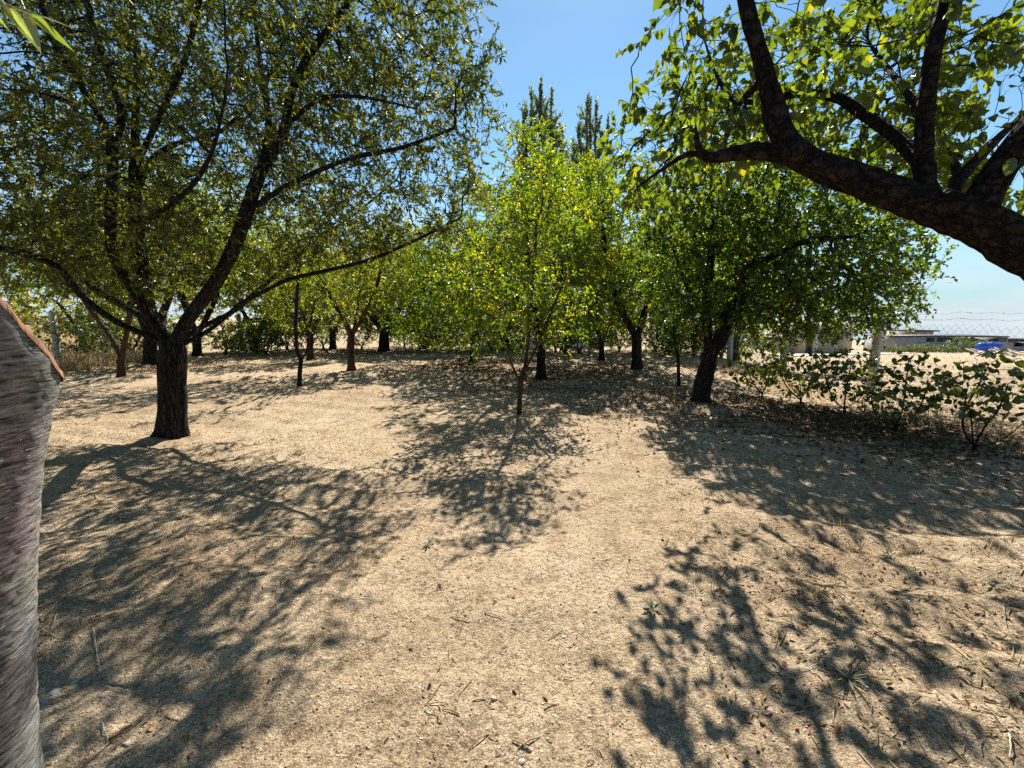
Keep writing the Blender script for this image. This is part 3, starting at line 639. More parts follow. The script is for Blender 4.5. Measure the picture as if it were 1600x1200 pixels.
# ------------------------------------------------------------------ near leaves (apricot, vine): a template with a midrib fold
def broad_leaf(L, W, seed, pointed=0.25):
    r = random.Random(seed)
    prof = [(0.0, 0.04), (0.05, 0.46), (0.22, 0.93), (0.42, 1.0), (0.62, 0.80), (0.80, 0.46), (0.92, 0.16), (1.0, 0.0)]
    curl = r.uniform(0.05, 0.30); fold = r.uniform(0.12, 0.38); tw = r.uniform(-0.25, 0.25)
    mid, lf, rt = [], [], []
    for t, w_ in prof:
        z = -curl * L * t * t
        mid.append((0, t * L, z)); hw = W / 2 * w_
        zz = z + fold * hw * (1.1 + 0.25 * r.uniform(-1, 1))
        lf.append((-hw * r.uniform(0.92, 1.05), (t - 0.03 * w_) * L, zz + tw * hw)); rt.append((hw * r.uniform(0.92, 1.05), (t - 0.03 * w_) * L, zz - tw * hw))
    n = len(prof); V = mid + lf[:-1] + rt[:-1]; Q = []; T3 = []
    st = 0.0012
    for i in range(n - 2):
        Q.append((i, i + 1, n + i + 1, n + i)); Q.append((i + 1, i, 2 * n - 1 + i, 2 * n + i))
    T3.append((n - 2, n - 1, n + n - 2)); T3.append((n - 1, n - 2, 2 * n - 1 + n - 2))
    # petiole: a thin two-sided strip folded into a v
    p0 = len(V); pl = L * 0.38
    V += [(-st, 0, 0), (st, 0, 0), (0, 0, -2 * st), (-st, -pl, pl * 0.15), (st, -pl, pl * 0.15), (0, -pl, pl * 0.15 - 2 * st)]
    Q += [(p0, p0 + 1, p0 + 4, p0 + 3), (p0 + 1, p0 + 2, p0 + 5, p0 + 4), (p0 + 2, p0, p0 + 3, p0 + 5)]
    return np.array(V), np.array(Q), np.array(T3)
def narrow_leaf(L, W, seed):
    V, Q, T3 = broad_leaf(L, W, seed)
    return V, Q, T3
def templates(fn, L, W, n, mat, name, tn):
    out = []
    for i in range(n):
        V, Q, T3 = fn(L, W, 100 + i)
        me = make_mesh(name, V, [Q, T3], {'tint': ('FACE', np.full(len(Q) + len(T3), tn[i % len(tn)]))}, smooth=True); me.materials.append(mat); out.append((me, V, Q, T3))
    return out
def place(parent, tmpl, pos, d, nrm, scale, name='leaf', petiole=0.38):
    s = unit(np.cross(d, nrm)); n = unit(np.cross(s, d))
    for i in range(len(pos)):
        me, V = tmpl[i % len(tmpl)][:2]
        o = bpy.data.objects.new(name, me); COL.objects.link(o); o.parent = parent
        p = pos[i]
        o.matrix_basis = Matrix(((s[i, 0] * scale[i], d[i, 0] * scale[i], n[i, 0] * scale[i], p[0]), (s[i, 1] * scale[i], d[i, 1] * scale[i], n[i, 1] * scale[i], p[1]), (s[i, 2] * scale[i], d[i, 2] * scale[i], n[i, 2] * scale[i], p[2]), (0, 0, 0, 1)))
def merge_leaves(tmpl, pos, d, nrm, scale, tn, L):
    """many template leaves joined in one mesh"""
    s = unit(np.cross(d, nrm)); n = unit(np.cross(s, d)); Vs, Qs, Ts, tq, tt = [], [], [], [], []; off = 0
    for k, (me, V, Q, T3) in enumerate(tmpl):
        m = np.arange(len(pos)) % len(tmpl) == k; c = int(m.sum())
        if not c: continue
        W = pos[m][:, None] + scale[m][:, None, None] * (V[None, :, 0:1] * s[m][:, None] + V[None, :, 1:2] * d[m][:, None] + V[None, :, 2:3] * n[m][:, None])
        i = np.arange(c)[:, None, None] * len(V) + off
        Qs.append((Q[None] + i).reshape(-1, 4)); Ts.append((T3[None] + i).reshape(-1, 3)); Vs.append(W.reshape(-1, 3)); off += c * len(V)
        tq.append(np.repeat(tn[m], len(Q))); tt.append(np.repeat(tn[m], len(T3)))
    return make_mesh('crown', np.vstack(Vs), [np.vstack(Qs), np.vstack(Ts)], {'tint': ('FACE', np.concatenate(tq + tt))}, smooth=True)

# ------------------------------------------------------------------ overhanging apricot tree on the right
def apricot():
    rng = np.random.default_rng(17)
    b = np.array((4.15, 2.35, 0.0)); b[2] = Hs(b[0], b[1]) - 0.05
    T = Tree(b)
    T.limb([b, (4.02, 2.36, 0.5), (3.8, 2.4, 1.05), (3.4, 2.5, 1.55), at(1660, 420, 2.58)], 0, 0.09)
    def L(t, pts): T.limb([at(x, y, d) for x, y, d in pts], t, 0.07)
    L(1, [(1660, 420, 2.58), (1600, 388, 2.6), (1530, 350, 2.65), (1440, 318, 2.7), (1340, 282, 2.75), (1260, 250, 2.8), (1228, 222, 2.82), (1212, 180, 2.84), (1200, 130, 2.86), (1186, 80, 2.88), (1164, 0, 2.9), (1150, -80, 2.95)])
    L(2, [(1252, 246, 2.8), (1200, 236, 2.85), (1150, 240, 2.9), (1106, 246, 2.92), (1092, 234, 2.92), (1088, 216, 2.93)])
    L(3, [(1104, 244, 2.92), (1075, 240, 3.0), (1030, 268, 3.1), (995, 293, 3.2)])
    L(4, [(1448, 318, 2.7), (1444, 260, 2.72), (1445, 200, 2.74), (1450, 130, 2.76), (1465, 50, 2.8), (1484, -20, 2.82), (1500, -90, 2.85)])
    L(5, [(1444, 262, 2.72), (1412, 225, 2.95), (1375, 195, 3.15), (1337, 169, 3.35), (1300, 150, 3.5), (1247, 146, 3.7), (1180, 160, 4.0), (1120, 150, 4.3), (1070, 170, 4.7)])
    L(6, [(1520, 345, 2.66), (1550, 285, 2.66), (1600, 215, 2.6), (1650, 140, 2.55), (1700, 60, 2.5)])
    L(7, [(1480, 325, 2.68), (1500, 280, 2.85), (1540, 235, 3.05), (1600, 178, 3.3), (1660, 120, 3.5)])
    L(8, [(1195, 120, 2.86), (1165, 150, 3.1), (1150, 160, 3.3), (1120, 120, 3.6), (1100, 60, 3.8)])
    L(9, [(1445, 200, 2.74), (1420, 150, 3.2), (1390, 110, 3.8), (1360, 70, 4.4), (1340, 30, 5.0)])
    L(10, [(1500, 280, 2.85), (1480, 230, 3.6), (1440, 180, 4.4), (1400, 150, 5.2)])
    L(11, [(1100, 60, 3.8), (1098, 20, 3.8), (1101, -60, 3.8)])
    L(12, [(1101, -60, 3.8), (1060, -5, 3.85), (1022, 42, 3.9), (1000, 66, 3.9)])
    L(13, [(1150, -80, 2.95), (1080, -40, 3.2), (1062, 10, 3.3), (1066, 60, 3.35), (1078, 110, 3.4)])
    # crown volume sampled as the photo shows it, at depths 2.4 to 6 m
    A = []
    def region(n, x0, x1, y0, y1, d0, d1):
        x = rng.uniform(x0, x1, n); y = rng.uniform(y0, y1, n); d = rng.uniform(d0, d1, n)
        A.append(np.array([at(a, c, e) for a, c, e in zip(x, y, d)]))
    region(330, 1050, 1250, 60, 260, 2.9, 5.0); region(420, 1180, 1480, 0, 250, 3.0, 5.8); region(180, 1430, 1540, 0, 300, 2.7, 4.6)
    region(120, 1200, 1480, -250, 0, 2.7, 4.2); region(90, 1520, 1700, -160, 60, 2.4, 3.6); region(110, 1480, 1600, 230, 330, 2.9, 4.5)
    region(190, 995, 1140, 140, 330, 3.4, 6.8); region(95, 945, 1060, 190, 320, 4.0, 5.8); region(50, 1120, 1400, 150, 330, 4.8, 6.8); region(120, 1250, 1440, 230, 330, 3.2, 5.0); region(70, 1590, 1900, -100, 250, 2.2, 3.4); region(40, 1050, 1150, -150, 60, 3.1, 4.2)
    region(26, 1555, 1610, 60, 175, 2.6, 3.2)
    A = np.vstack(A)
    T.grow(A, 0.09, 0.12, rng=rng, jit=0.45, maxit=80)
    T.rover = {0: (0.19, 0.17, 0.145), 1: (0.128, 0.112, 0.098, 0.085, 0.074, 0.060, 0.046, 0.038, 0.030), 2: (0.055, 0.046, 0.036, 0.014), 3: (0.02, 0.006), 4: (0.05, 0.043, 0.037, 0.03),
               5: (0.04, 0.036, 0.03, 0.018, 0.008), 6: (0.08, 0.07, 0.05, 0.035), 7: (0.036, 0.03, 0.018, 0.01), 8: (0.022, 0.016, 0.006), 9: (0.024, 0.018, 0.007), 10: (0.026, 0.018, 0.008), 11: (0.006, 0.003), 12: (0.004, 0.0018), 13: (0.005, 0.002)}
    T.finish(0.165, 0.0024)
    e = thing('apricot_tree', 'overhanging tree whose thick dark limb reaches in from the right edge', 'tree', b)
    mbs = T.wood(wob=0.22, sides=(16, 10, 6, 4), flare=0.25)
    pos, ld, ends, cl = shoots(T, rmax=0.0065, per=2, L=0.15, k=5, rng=rng, up=0.15, spread=0.9, droop=0.2, leafang=0.55, grav=0.9, frac=0.50)
    x, y = project(pos); g = vnoise(pos[:, 0] + pos[:, 1], pos[:, 2] - 0.6 * pos[:, 1], 2.0, 31) + 0.5 * vnoise(x, y, 0.02, 32)
    keep = (g > -0.16) & (x > 935) & (pos[:, 1] > 1.9) & ~((y > 345) & (x > 1330)) & ~((x > 1545) & (y > 90) & (y < 290) & (rng.random(len(x)) < 0.75))
    pos, ld, cl = pos[keep], ld[keep], cl[keep]
    V, q, tr = stems_mesh(ends, 0.0016, b); mbs[-1].addvf(V, q); mbs[-1].f.setdefault(3, []).append(tr + mbs[-1].n - len(V))
    for t in sorted(mbs): mbs[t].build('trunk' if t == 0 else 'limb' if t > 0 else 'branches', M['barkapr'], e, smooth=True)
    # sawn end of an old limb beside the fork
    mb = MB(); c = at(1238, 238, 2.74); dv = unit(np.array((-0.75, -0.6, 0.25)))
    mb.tube([c - b - dv * 0.06, c - b + dv * 0.045, c - b + dv * 0.05], [0.062, 0.056, 0.050], 14, wob=0.08); mb.build('limb_stub', M['barkapr'], e, smooth=False)
    tm = templates(broad_leaf, 0.072, 0.054, 8, M['apricot'], 'leaf', (0.2, 0.35, 0.5, 0.6, 0.75, 0.45, 0.85, 0.3))
    nrm = rng.normal(size=ld.shape); nrm[:, 2] += 0.8; sc_ = 0.6 + 0.6 * rng.random(len(pos)); tn = tints(cl, rng, 0.45, 0.16, 0.16, 0.02)
    x, y = project(pos); vis = (x > 0) & (x < 1600) & (y > 0) & (y < 1200)
    near = np.argsort(np.where(vis, pos[:, 1], 1e9))[:300]; far = np.ones(len(pos), bool); far[near] = False
    lp = pos - b
    def cheap(L, W, seed):
        r = random.Random(seed); c = r.uniform(0.05, 0.25) * L; f = r.uniform(0.1, 0.3) * W
        V = [(0, 0, 0), (0, L * .5, -c * .3), (0, L, -c), (-W * .42, L * .16, f * .8), (-W * .45, L * .52, f - c * .3), (W * .42, L * .16, f * .8), (W * .45, L * .52, f - c * .3)]
        return np.array(V), np.array([(0, 1, 4, 3), (1, 0, 5, 6)]), np.array([(1, 2, 4), (2, 1, 6)])
    tf = templates(cheap, 0.072, 0.054, 6, M['apricot'], 'leaf_far', (0.5,))
    cr = add('crown', merge_leaves(tf, lp[far], ld[far], nrm[far], sc_[far], tn[far], 0.07), M['apricot'], e); tag(cr, kind='stuff')
    place(cr, tm, lp[near], ld[near], nrm[near], sc_[near])
    print('apricot leaves', len(pos))
apricot()

# ------------------------------------------------------------------ sawn-off peach trunk at the left edge
def stump():
    rng = np.random.default_rng(5); D = 0.86
    edge = [(94, 560), (95, 580), (84, 640), (70, 720), (62, 800), (57, 900), (55, 1000), (54, 1100), (57, 1190), (64, 1300), (75, 1400)]
    E = np.array([at(x, y, D) for x, y in edge]); zs = E[:, 2]; xs = E[:, 0]
    b = np.array((xs[5] - 0.15, D, 0.0)); b[2] = Hs(b[0], b[1]) - 0.04
    n = 48; m = 80; an = np.arange(n) * 2 * math.pi / n
    def surf(z, a):
        er = np.interp(z, zs[::-1], xs[::-1]); r = 0.15 + 0.02 * (1 - np.minimum(z, 1)) + 0.07 * np.exp(-z / 0.12) + 0.012 * sstep(1.2, 1.42, z)
        cx = er - 0.060 - r; rr = r * (1 + 0.012 * np.sin(3 * a + 4 * z))
        return cx + rr * np.cos(a), D + rr * np.sin(a), cx, r
    def top_at(z, a):
        x, y, cx, r = surf(z, a); yf = D - np.sqrt(np.maximum(r * r - (x - cx) ** 2, 0)); o_ = []
        for xi, yi in zip(x, yf):
            px = CXP + F * xi / (yi * _cp); o_.append(at(px, 470 + px * 104 / 96, yi)[2])
        return np.clip(np.array(o_) - 1.3 * (y - yf), 1.0, 1.75)
    zt = np.full(n, 1.45)
    for _ in range(14): zt = 0.5 * zt + 0.5 * top_at(zt, an)
    zt = zt + 0.012 * vnoise(an * 9, an * 0, 1.0, 3)
    R = np.zeros((m, n, 3))
    for i_ in range(m):
        z = zt * (i_ / (m - 1)); x, y, cx, r = surf(z, an); R[i_] = np.column_stack((x, y, z))
    R[:, :, :2] += 0.0012 * rng.normal(size=(m, n, 2))
    e = thing('pruned_tree', 'pale peeling trunk sawn off at a slant at the left edge, close up', 'tree', b)
    i = np.arange(m - 1)[:, None] * n; j = np.arange(n)[None]; j2 = (j + 1) % n
    q = np.stack((i + j, i + j2, i + n + j2, i + n + j), -1).reshape(-1, 4)
    add('trunk', make_mesh('trunk', R.reshape(-1, 3) - b, q, smooth=True), M['barkpeach'], e)
    # sawn face: slightly bulging disc with splintered rim
    C = R[-1].mean(0); cap = [C + np.array((0, 0, 0.0))]; V = [C]
    for f in (0.35, 0.7, 0.95, 1.012):
        V += list(C + (R[-1] - C) * f + np.column_stack((np.zeros(n), np.zeros(n), 0.004 * rng.random(n) + (0.008 * rng.random(n) if f > 0.9 else 0))))
    V += list(C + (R[-1] - C) * 1.012 - np.column_stack((np.zeros(n), np.zeros(n), 0.004 + 0.009 * rng.random(n))))
    jj = np.arange(n); k2 = (jj + 1) % n
    T3 = np.column_stack((np.zeros(n, int), 1 + jj, 1 + k2)); Q = np.vstack([np.column_stack((1 + r_ * n + jj, 1 + (r_ + 1) * n + jj, 1 + (r_ + 1) * n + k2, 1 + r_ * n + k2)) for r_ in range(4)])
    add('sawn_face', make_mesh('sawn_face', np.array(V) - b, [T3, Q]), M['sawn'], e)
    # loose fibres of peeling bark along the lit edge
    mb = MB()
    for k in range(260):
        z = rng.uniform(0.35, 1.30); a = rng.uniform(-1.5, 0.35); er = np.interp(z, zs[::-1], xs[::-1]); r = 0.151 if z < 1.3 else 0.166
        cx = er - (0.15 if z < 1.3 else 0.165) - 0.052; dirs = np.array((math.cos(a), math.sin(a), 0)); tan = np.array((-math.sin(a), math.cos(a), rng.normal() * 0.2)) * (1 if rng.random() < 0.5 else -1)
        p0 = np.array((cx, D, z)) + dirs * r * 0.995; l = rng.uniform(0.006, 0.022)
        mb.tube([p0 - b, p0 - b + tan * l * 0.6 + dirs * 0.001, p0 - b + tan * l + dirs * rng.uniform(0.002, 0.006)], [0.0012, 0.0010, 0.0003], 3, cap=False)
    o = mb.build('bark_fibres', M['barkpeach'], e); tag(o, kind='stuff')
    # second limb out of frame, its leafy twig hangs into the top left corner
    p = [(b[0] - 0.05, D, 0.95), (b[0] - 0.25, D - .02, 1.3), (b[0] - 0.40, D, 1.8), (b[0] - 0.36, D + 0.02, 2.2), tuple(at(-120, -60, D + 0.04)), tuple(at(-40, 0, D + 0.05)), tuple(at(4, 6, D + 0.05))]
    P = resample(p, 0.06); mb = MB(); mb.tube(P - b, np.linspace(0.075, 0.0025, len(P)) ** 1.0 * np.linspace(1, 0.9, len(P)), 10, wob=0.05); mb.build('limb', M['barkpeach'], e, smooth=True)
    tw = [at(4, 6, D + .05), at(28, 14, D + .05), at(50, 22, D + .05)]
    mb = MB(); mb.tube(np.array(tw) - b, [0.0026, 0.002, 0.0012], 5); tgw = mb.build('twig', M['twig'], e, smooth=True)
    tm = templates(narrow_leaf, 0.085, 0.0145, 4, M['peach'], 'peach_leaf', (0.95, 0.55, 0.35, 0.7))
    L = [(48, 22, 115, 40), (48, 22, 106, 68), (50, 22, 80, 55), (40, 18, 60, 60), (6, 4, 36, 50), (6, 6, 62, 72), (2, 4, 12, 46), (8, 8, 24, 44), (-10, 0, -4, 50), (-30, -10, 2, 40), (20, 10, 60, 22), (-20, -6, 20, -20), (-45, -10, -40, 40), (-60, -30, -20, -50)]
    pos = np.array([at(a, c, D + .05 + rng.normal() * .01) for a, c, *_ in L]); end = np.array([at(c, d_, D + .05 + rng.normal() * 0.02) for _, _, c, d_ in L])
    dd = end - pos; ln = np.linalg.norm(dd, axis=1); nn = rng.normal(size=dd.shape) * 0.4 + np.array((0, -0.6, 0.8))
    place(tgw, tm, pos - b, unit(dd), nn, np.clip(ln / 0.085, 0.5, 1.3))
stump()

# ------------------------------------------------------------------ vine-like shrubs in front of the right fence, one bush on the left
VT = templates(broad_leaf, 0.085, 0.085, 8, M['vine'], 'vine_leaf', (0.1, 0.2, 0.3, 0.45, 0.6, 0.35, 0.85, 0.25))
VTY = templates(broad_leaf, 0.085, 0.080, 6, M['vine'], 'vine_leaf_yellow', (0.6, 0.8, 0.95, 0.9, 0.7, 0.4))
def shrub(label, base, stems, els, n, seed, tm, D=None, leafsc=1.0, cat='shrub', group='low leafy shrubs along the right fence', thick=0.018):
    rng = np.random.default_rng(seed)
    b = on_ground(*base); b[2] = Hs(b[0], b[1]) - 0.02; D = b[1]; k = D / F
    T = Tree(b); T.limb([b, b + np.array((0.01, 0, 0.10))], 0, 0.05)
    for i, st in enumerate(stems): T.limb([b + np.array((0, 0, 0.08))] + [at(x, y, D + o) for x, y, o in st], i + 1, 0.06)
    A = []
    for px, py, rx, ry in els:
        c = at(px, py - 4, D); A.append((*c, rx * k * 1.15, max(rx, ry) * k * 0.95, ry * k * 1.25))
    pts = ellipsoids(A, int(n * 1.0), rng, 0.4); T.grow(pts, 0.06, 0.08, rng=rng, jit=0.45, maxit=50); T.finish(thick, 0.0016)
    e = thing('shrub', label, cat, b, group)
    mbs = T.wood(wob=0.12, sides=(10, 8, 6, 4), flare=0.3); allw = MB()
    for t in sorted(mbs):
        ob = mbs[t].build('trunk' if t == 0 else 'stem' if t > 0 else 'twigs', M['barkapr'], e, smooth=True)
        if t == -1: tag(ob, kind='stuff')
    idx = np.where(T.tip)[0]; more = np.where((T.r < 0.0045) & ~T.tip)[0]
    idx = np.concatenate((idx, rng.permutation(more)))[:n]
    pos = T.P[idx]; d = unit(rng.normal(size=pos.shape) + np.array((0, 0, -0.45))); nr = rng.normal(size=pos.shape); nr[:, 2] += 1.0
    ls = leafsc * (0.42 + 0.70 * rng.random(len(pos))); near = np.zeros(len(pos), bool); near[np.argsort(pos[:, 1])[:300]] = True; lp = pos - b + d * 0.03
    place(e, tm, lp[near], d[near], nr[near], ls[near])
    if (~near).any(): tag(add('leaves', merge_leaves(tm, lp[~near], d[~near], nr[~near], ls[~near], np.clip(0.4 + 0.25 * rng.normal(size=int((~near).sum())), 0, 1), 0.08), M['vine'], e), kind='stuff')
shrub('nearest shrub at the right edge with twin bare stems and dark round leaves', (1520, 706), [[(1505, 670, 0), (1508, 640, 0), (1530, 600, 0), (1545, 570, .05)], [(1540, 665, -.1), (1560, 640, -.1), (1575, 600, 0)], [(1560, 690, -.2), (1600, 660, -.3), (1640, 620, -.3)], [(1515, 640, .1), (1500, 610, .1)]],
      [(1540, 620, 55, 35), (1500, 600, 30, 30), (1580, 600, 40, 35), (1550, 570, 25, 25)], 480, 81, VT)
shrub('second shrub from the right edge, spreading over curved dark stems', (1398, 676), [[(1370, 650, 0), (1362, 620, 0), (1370, 595, 0)], [(1420, 660, 0), (1440, 630, 0), (1450, 600, 0)], [(1410, 640, .2), (1415, 600, .2), (1420, 570, .2)]],
      [(1400, 625, 50, 28), (1455, 615, 35, 30), (1425, 590, 45, 25), (1430, 570, 30, 15)], 480, 82, VT)
shrub('upright dark shrub beside the pale fence post', (1318, 648), [[(1300, 620, 0), (1290, 590, 0)], [(1322, 610, 0), (1330, 570, 0)], [(1345, 620, .1), (1352, 590, .1)]],
      [(1315, 590, 48, 34), (1340, 575, 30, 26), (1285, 575, 25, 20)], 440, 83, VT)
shrub('yellow-green shrub left of the pale fence post', (1250, 632), [[(1230, 605, 0), (1220, 585, 0)], [(1262, 605, 0), (1270, 580, 0)], [(1250, 600, .2), (1245, 570, .2)]],
      [(1235, 590, 42, 28), (1270, 590, 26, 26), (1225, 570, 26, 20)], 400, 84, VTY)
shrub('darker shrub right behind the leaning right-hand tree', (1190, 620), [[(1175, 595, 0), (1165, 570, 0)], [(1200, 595, 0), (1205, 565, 0)]],
      [(1180, 580, 40, 28), (1205, 565, 30, 24)], 360, 85, VT)
shrub('leafy green bush by the pale post at the far left', (118, 575), [[(100, 555, 0), (95, 530, 0)], [(120, 550, 0), (118, 520, 0)], [(135, 555, 0), (145, 530, 0)]],
      [(118, 526, 42, 20), (95, 532, 24, 18), (140, 540, 26, 18)], 200, 86, VT, leafsc=1.25, group='leafy bushes at the left fence')

# ------------------------------------------------------------------ fences
def fence(name, label, line, posts, hgt, mesh_h, wires, seed, sq=0.13, cell=0.065, wr=0.0023):
    rng = np.random.default_rng(seed)
    a, c = np.array(line[0]), np.array(line[1]); Lf = np.linalg.norm(c - a); u = (c - a) / Lf; rz = math.atan2(u[1], u[0])
    org = np.array((a[0], a[1], Hs(*a)))
    e = thing(name, label, 'fence', org)
    G = lambda s_: H(a[0] + u[0] * s_, a[1] + u[1] * s_)
    for s_ in posts:
        x, y = a + u * s_; z = float(G(np.array([s_]))[0]); mb = MB()
        h = hgt; v = sq / 2
        pr = [(0, v), (h - 0.05, v * 0.92), (h, v * 0.7)]
        V = []; 
        for zz, r_ in pr: V += [(-r_, -r_, zz), (r_, -r_, zz), (r_, r_, zz), (-r_, r_, zz)]
        V = np.array(V) ; cr, sr = math.cos(rz + 0.35), math.sin(rz + 0.35)
        V = np.column_stack((V[:, 0] * cr - V[:, 1] * sr, V[:, 0] * sr + V[:, 1] * cr, V[:, 2])); V[:, 0] += rng.normal() * 0.012 * V[:, 2]
        Q = [(4 * k + i, 4 * k + (i + 1) % 4, 4 * k + 4 + (i + 1) % 4, 4 * k + 4 + i) for k in range(2) for i in range(4)] + [(8, 9, 10, 11)]
        mb.addvf(V + np.array((x, y, z - 0.1)) - org, Q); mb.build('post', M['concrete'], e)
    # chain link: zig-zag strands
    n = int(Lf / cell); m = int(mesh_h / cell); S = (np.arange(n)[:, None] + 0.0) * cell + np.where((np.arange(m + 1)[None] + np.arange(n)[:, None]) % 2 == 0, 0, cell)
    Zr = np.arange(m + 1)[None] * cell + 0.04 + np.zeros((n, 1)); off = np.where(np.arange(m + 1) % 2 == 0, -0.004, 0.004)[None] + np.zeros((n, 1))
    gz = G(S.ravel()).reshape(S.shape); P = np.stack((a[0] + u[0] * S - u[1] * off, a[1] + u[1] * S + u[0] * off, gz + Zr), -1) - org
    tri = np.array([(0, 1), (0.87, -0.5), (-0.87, -0.5)]) * wr; nv = np.array((-u[1], u[0], 0))
    ring = P[:, :, None] + tri[None, None, :, 0:1] * nv + tri[None, None, :, 1:2] * (np.array((u[0], u[1], 0)) * 0.7)
    V = ring.reshape(-1, 3); st = (m + 1) * 3; i = (np.arange(n)[:, None] * st + np.arange(m)[None] * 3).ravel()[:, None]
    Q = np.vstack([np.column_stack((i + j, i + (j + 1) % 3, i + 3 + (j + 1) % 3, i + 3 + j)) for j in range(3)])
    o = add('chain_link', make_mesh('chain_link', V, Q), M['wire'], e); tag(o, kind='stuff')
    for wz, sag in wires:
        mb = MB(); ss = np.arange(0, Lf, 0.25); z = G(ss) + wz; 
        if len(posts) > 1:
            sp = posts[1] - posts[0]; z = z - sag * (1 - (2 * ((ss - posts[0]) % sp) / sp - 1) ** 2)
        mb.tube(np.column_stack((a[0] + u[0] * ss, a[1] + u[1] * ss, z)) - org, 0.0027, 4)
        w_ = mb.build('barbed_wire', M['wire'], e)
        bb = MB()
        for q in np.arange(0.1, Lf, 0.16):
            zq = np.interp(q, ss, z); p = np.array((a[0] + u[0] * q, a[1] + u[1] * q, zq)) - org
            d1 = np.array((rng.normal() * .6, rng.normal() * .6, 1)); d1 = unit(d1) * 0.016; bb.tube([p - d1, p + d1], 0.0014, 3, cap=False)
        o = bb.build('barbs', M['wire'], w_); tag(o, kind='stuff')
fence('fence', 'chain-link fence with pale concrete posts and barbed wire on the right', ((7.0, 2.6), (7.35, 25.5)), [0.2 + 3.1 * i for i in range(8)], 1.52, 1.36, [(1.45, 0.03), (1.54, 0.02)], 41)
fence('fence', 'wire fence with a pale post beyond the trees at far left', ((-16.5, 6.0), (-11.2, 24.0)), [1.8, 5.2, 8.6, 12.0, 15.4], 1.75, 1.3, [(1.45, 0.03), (1.62, 0.03)], 42)

# ------------------------------------------------------------------ low bushes closing the back of the orchard
def bush_mesh(seed, h, rx, mat, n, leaf, name):
    rng = np.random.default_rng(seed); b = np.zeros(3); T = Tree(b)
    T.limb([b, (0, 0, 0.15)], 0, 0.1)
    for i in range(4):
        a = i * 1.6 + rng.random(); T.limb([(0, 0, 0.12), (0.25 * rx * math.cos(a), 0.25 * rx * math.sin(a), h * 0.35), (0.55 * rx * math.cos(a), 0.55 * rx * math.sin(a), h * 0.7)], i + 1, 0.15)
    T.grow(ellipsoids([(0, 0, h * 0.55, rx, rx, h * 0.45), (rx * .3, 0, h * 0.35, rx * .8, rx * .8, h * .33)], n, rng, 0.4), 0.2, 0.26, rng=rng, jit=0.4, maxit=40)
    T.finish(0.05, 0.005); mbs = T.wood(rmin=0.006, sides=(8, 6, 4, 3)); w_ = MB()
    for t in mbs:
        for v in [mbs[t]]:
            off = w_.n; w_.v += v.v; w_.n += v.n
            for k, fl in v.f.items(): w_.f.setdefault(k, []).extend([f + off for f in fl])
    pos, ld, ends, cl = shoots(T, rmax=0.02, per=2, L=0.3, k=10, rng=rng, up=0.2, droop=0.2)
    V, Fc = leaf_quads(pos, ld, rng, *leaf); m = V.reshape(-1, 4, 3)[:, :, 2].min(1) > 0.02
    me = make_mesh(name, V, Fc[np.repeat(m, 2)], {'tint': ('FACE', np.repeat(tints(cl, rng, 0.4, 0.18, 0.15, 0.03), 2)[np.repeat(m, 2)])}); me.materials.append(mat)
    mw = w_.mesh('stems', True); mw.materials.append(M['bark']); return mw, me
BV = [bush_mesh(91, 1.9, 1.1, M['fruit'], 260, (0.10, 0.055), 'foliage'), bush_mesh(92, 1.6, 1.0, M['yellow'], 230, (0.10, 0.05), 'foliage'), bush_mesh(93, 1.5, 1.3, M['vine'], 260, (0.10, 0.06), 'foliage')]
rb = np.random.default_rng(8)
ORD = ['first', 'second', 'third', 'fourth', 'fifth', 'sixth', 'seventh', 'eighth', 'ninth', 'tenth', 'eleventh', 'twelfth', 'thirteenth', 'fourteenth', 'fifteenth', 'sixteenth', 'seventeenth', 'eighteenth', 'nineteenth', 'twentieth', 'twenty-first', 'twenty-second', 'twenty-third', 'twenty-fourth', 'twenty-fifth', 'twenty-sixth']
for i, (px, d) in enumerate(sorted([(352, 19), (385, 20.5), (415, 18.5), (448, 21), (505, 22), (565, 21.5), (632, 23), (668, 21), (700, 19.5), (728, 22), (768, 20), (815, 22), (868, 20), (905, 18.5), (935, 21), (968, 19.5), (1025, 20), (1060, 18), (1088, 20), (1128, 17.5), (1150, 20), (165, 20), (205, 18.5), (270, 20)])):
    p = at(px, 540, d); z = Hs(p[0], d)
    e = thing('bush', ORD[i] + ' low leafy bush from the left along the back edge of the orchard', 'bush', (p[0], d, z), 'bushes at the back of the orchard')
    k = (0, 2, 0, 1, 2)[i % 5]; sc_ = rb.uniform(0.85, 1.25); e.scale = (sc_, sc_, sc_ * rb.uniform(0.75, 1.05)); e.rotation_euler = (0, 0, rb.uniform(0, 6.28))
    add('stems', BV[k][0], None, e); add('foliage', BV[k][1], None, e)

# ------------------------------------------------------------------ far things on the right: walls, sheds, gate, tank, debris
def rmat(n, c, **k):
    M[n] = plain(n, c, **k); return M[n]
rmat('block_wall', (0.34, 0.33, 0.32), scale=1.2, var=0.18); rmat('tan_wall', (0.46, 0.37, 0.27), scale=1.0, var=0.15); rmat('pale_wall', (0.62, 0.60, 0.56), scale=1.0, var=0.1)
rmat('dark_roof', (0.035, 0.035, 0.04), rough=0.6); rmat('gate_metal', (0.05, 0.055, 0.06), rough=0.5, metal=0.4); rmat('blue_plastic', (0.02, 0.10, 0.55), rough=0.35, var=0.1)
rmat('pale_road', (0.52, 0.50, 0.46), scale=2.0, var=0.12); rmat('old_plank', (0.24, 0.19, 0.14), scale=4, stretch=(1, 6, 1)); rmat('blue_roof', (0.05, 0.20, 0.42), rough=0.5)
def gz(x, y): return float(macro(np.array([x]), np.array([y]))[0])
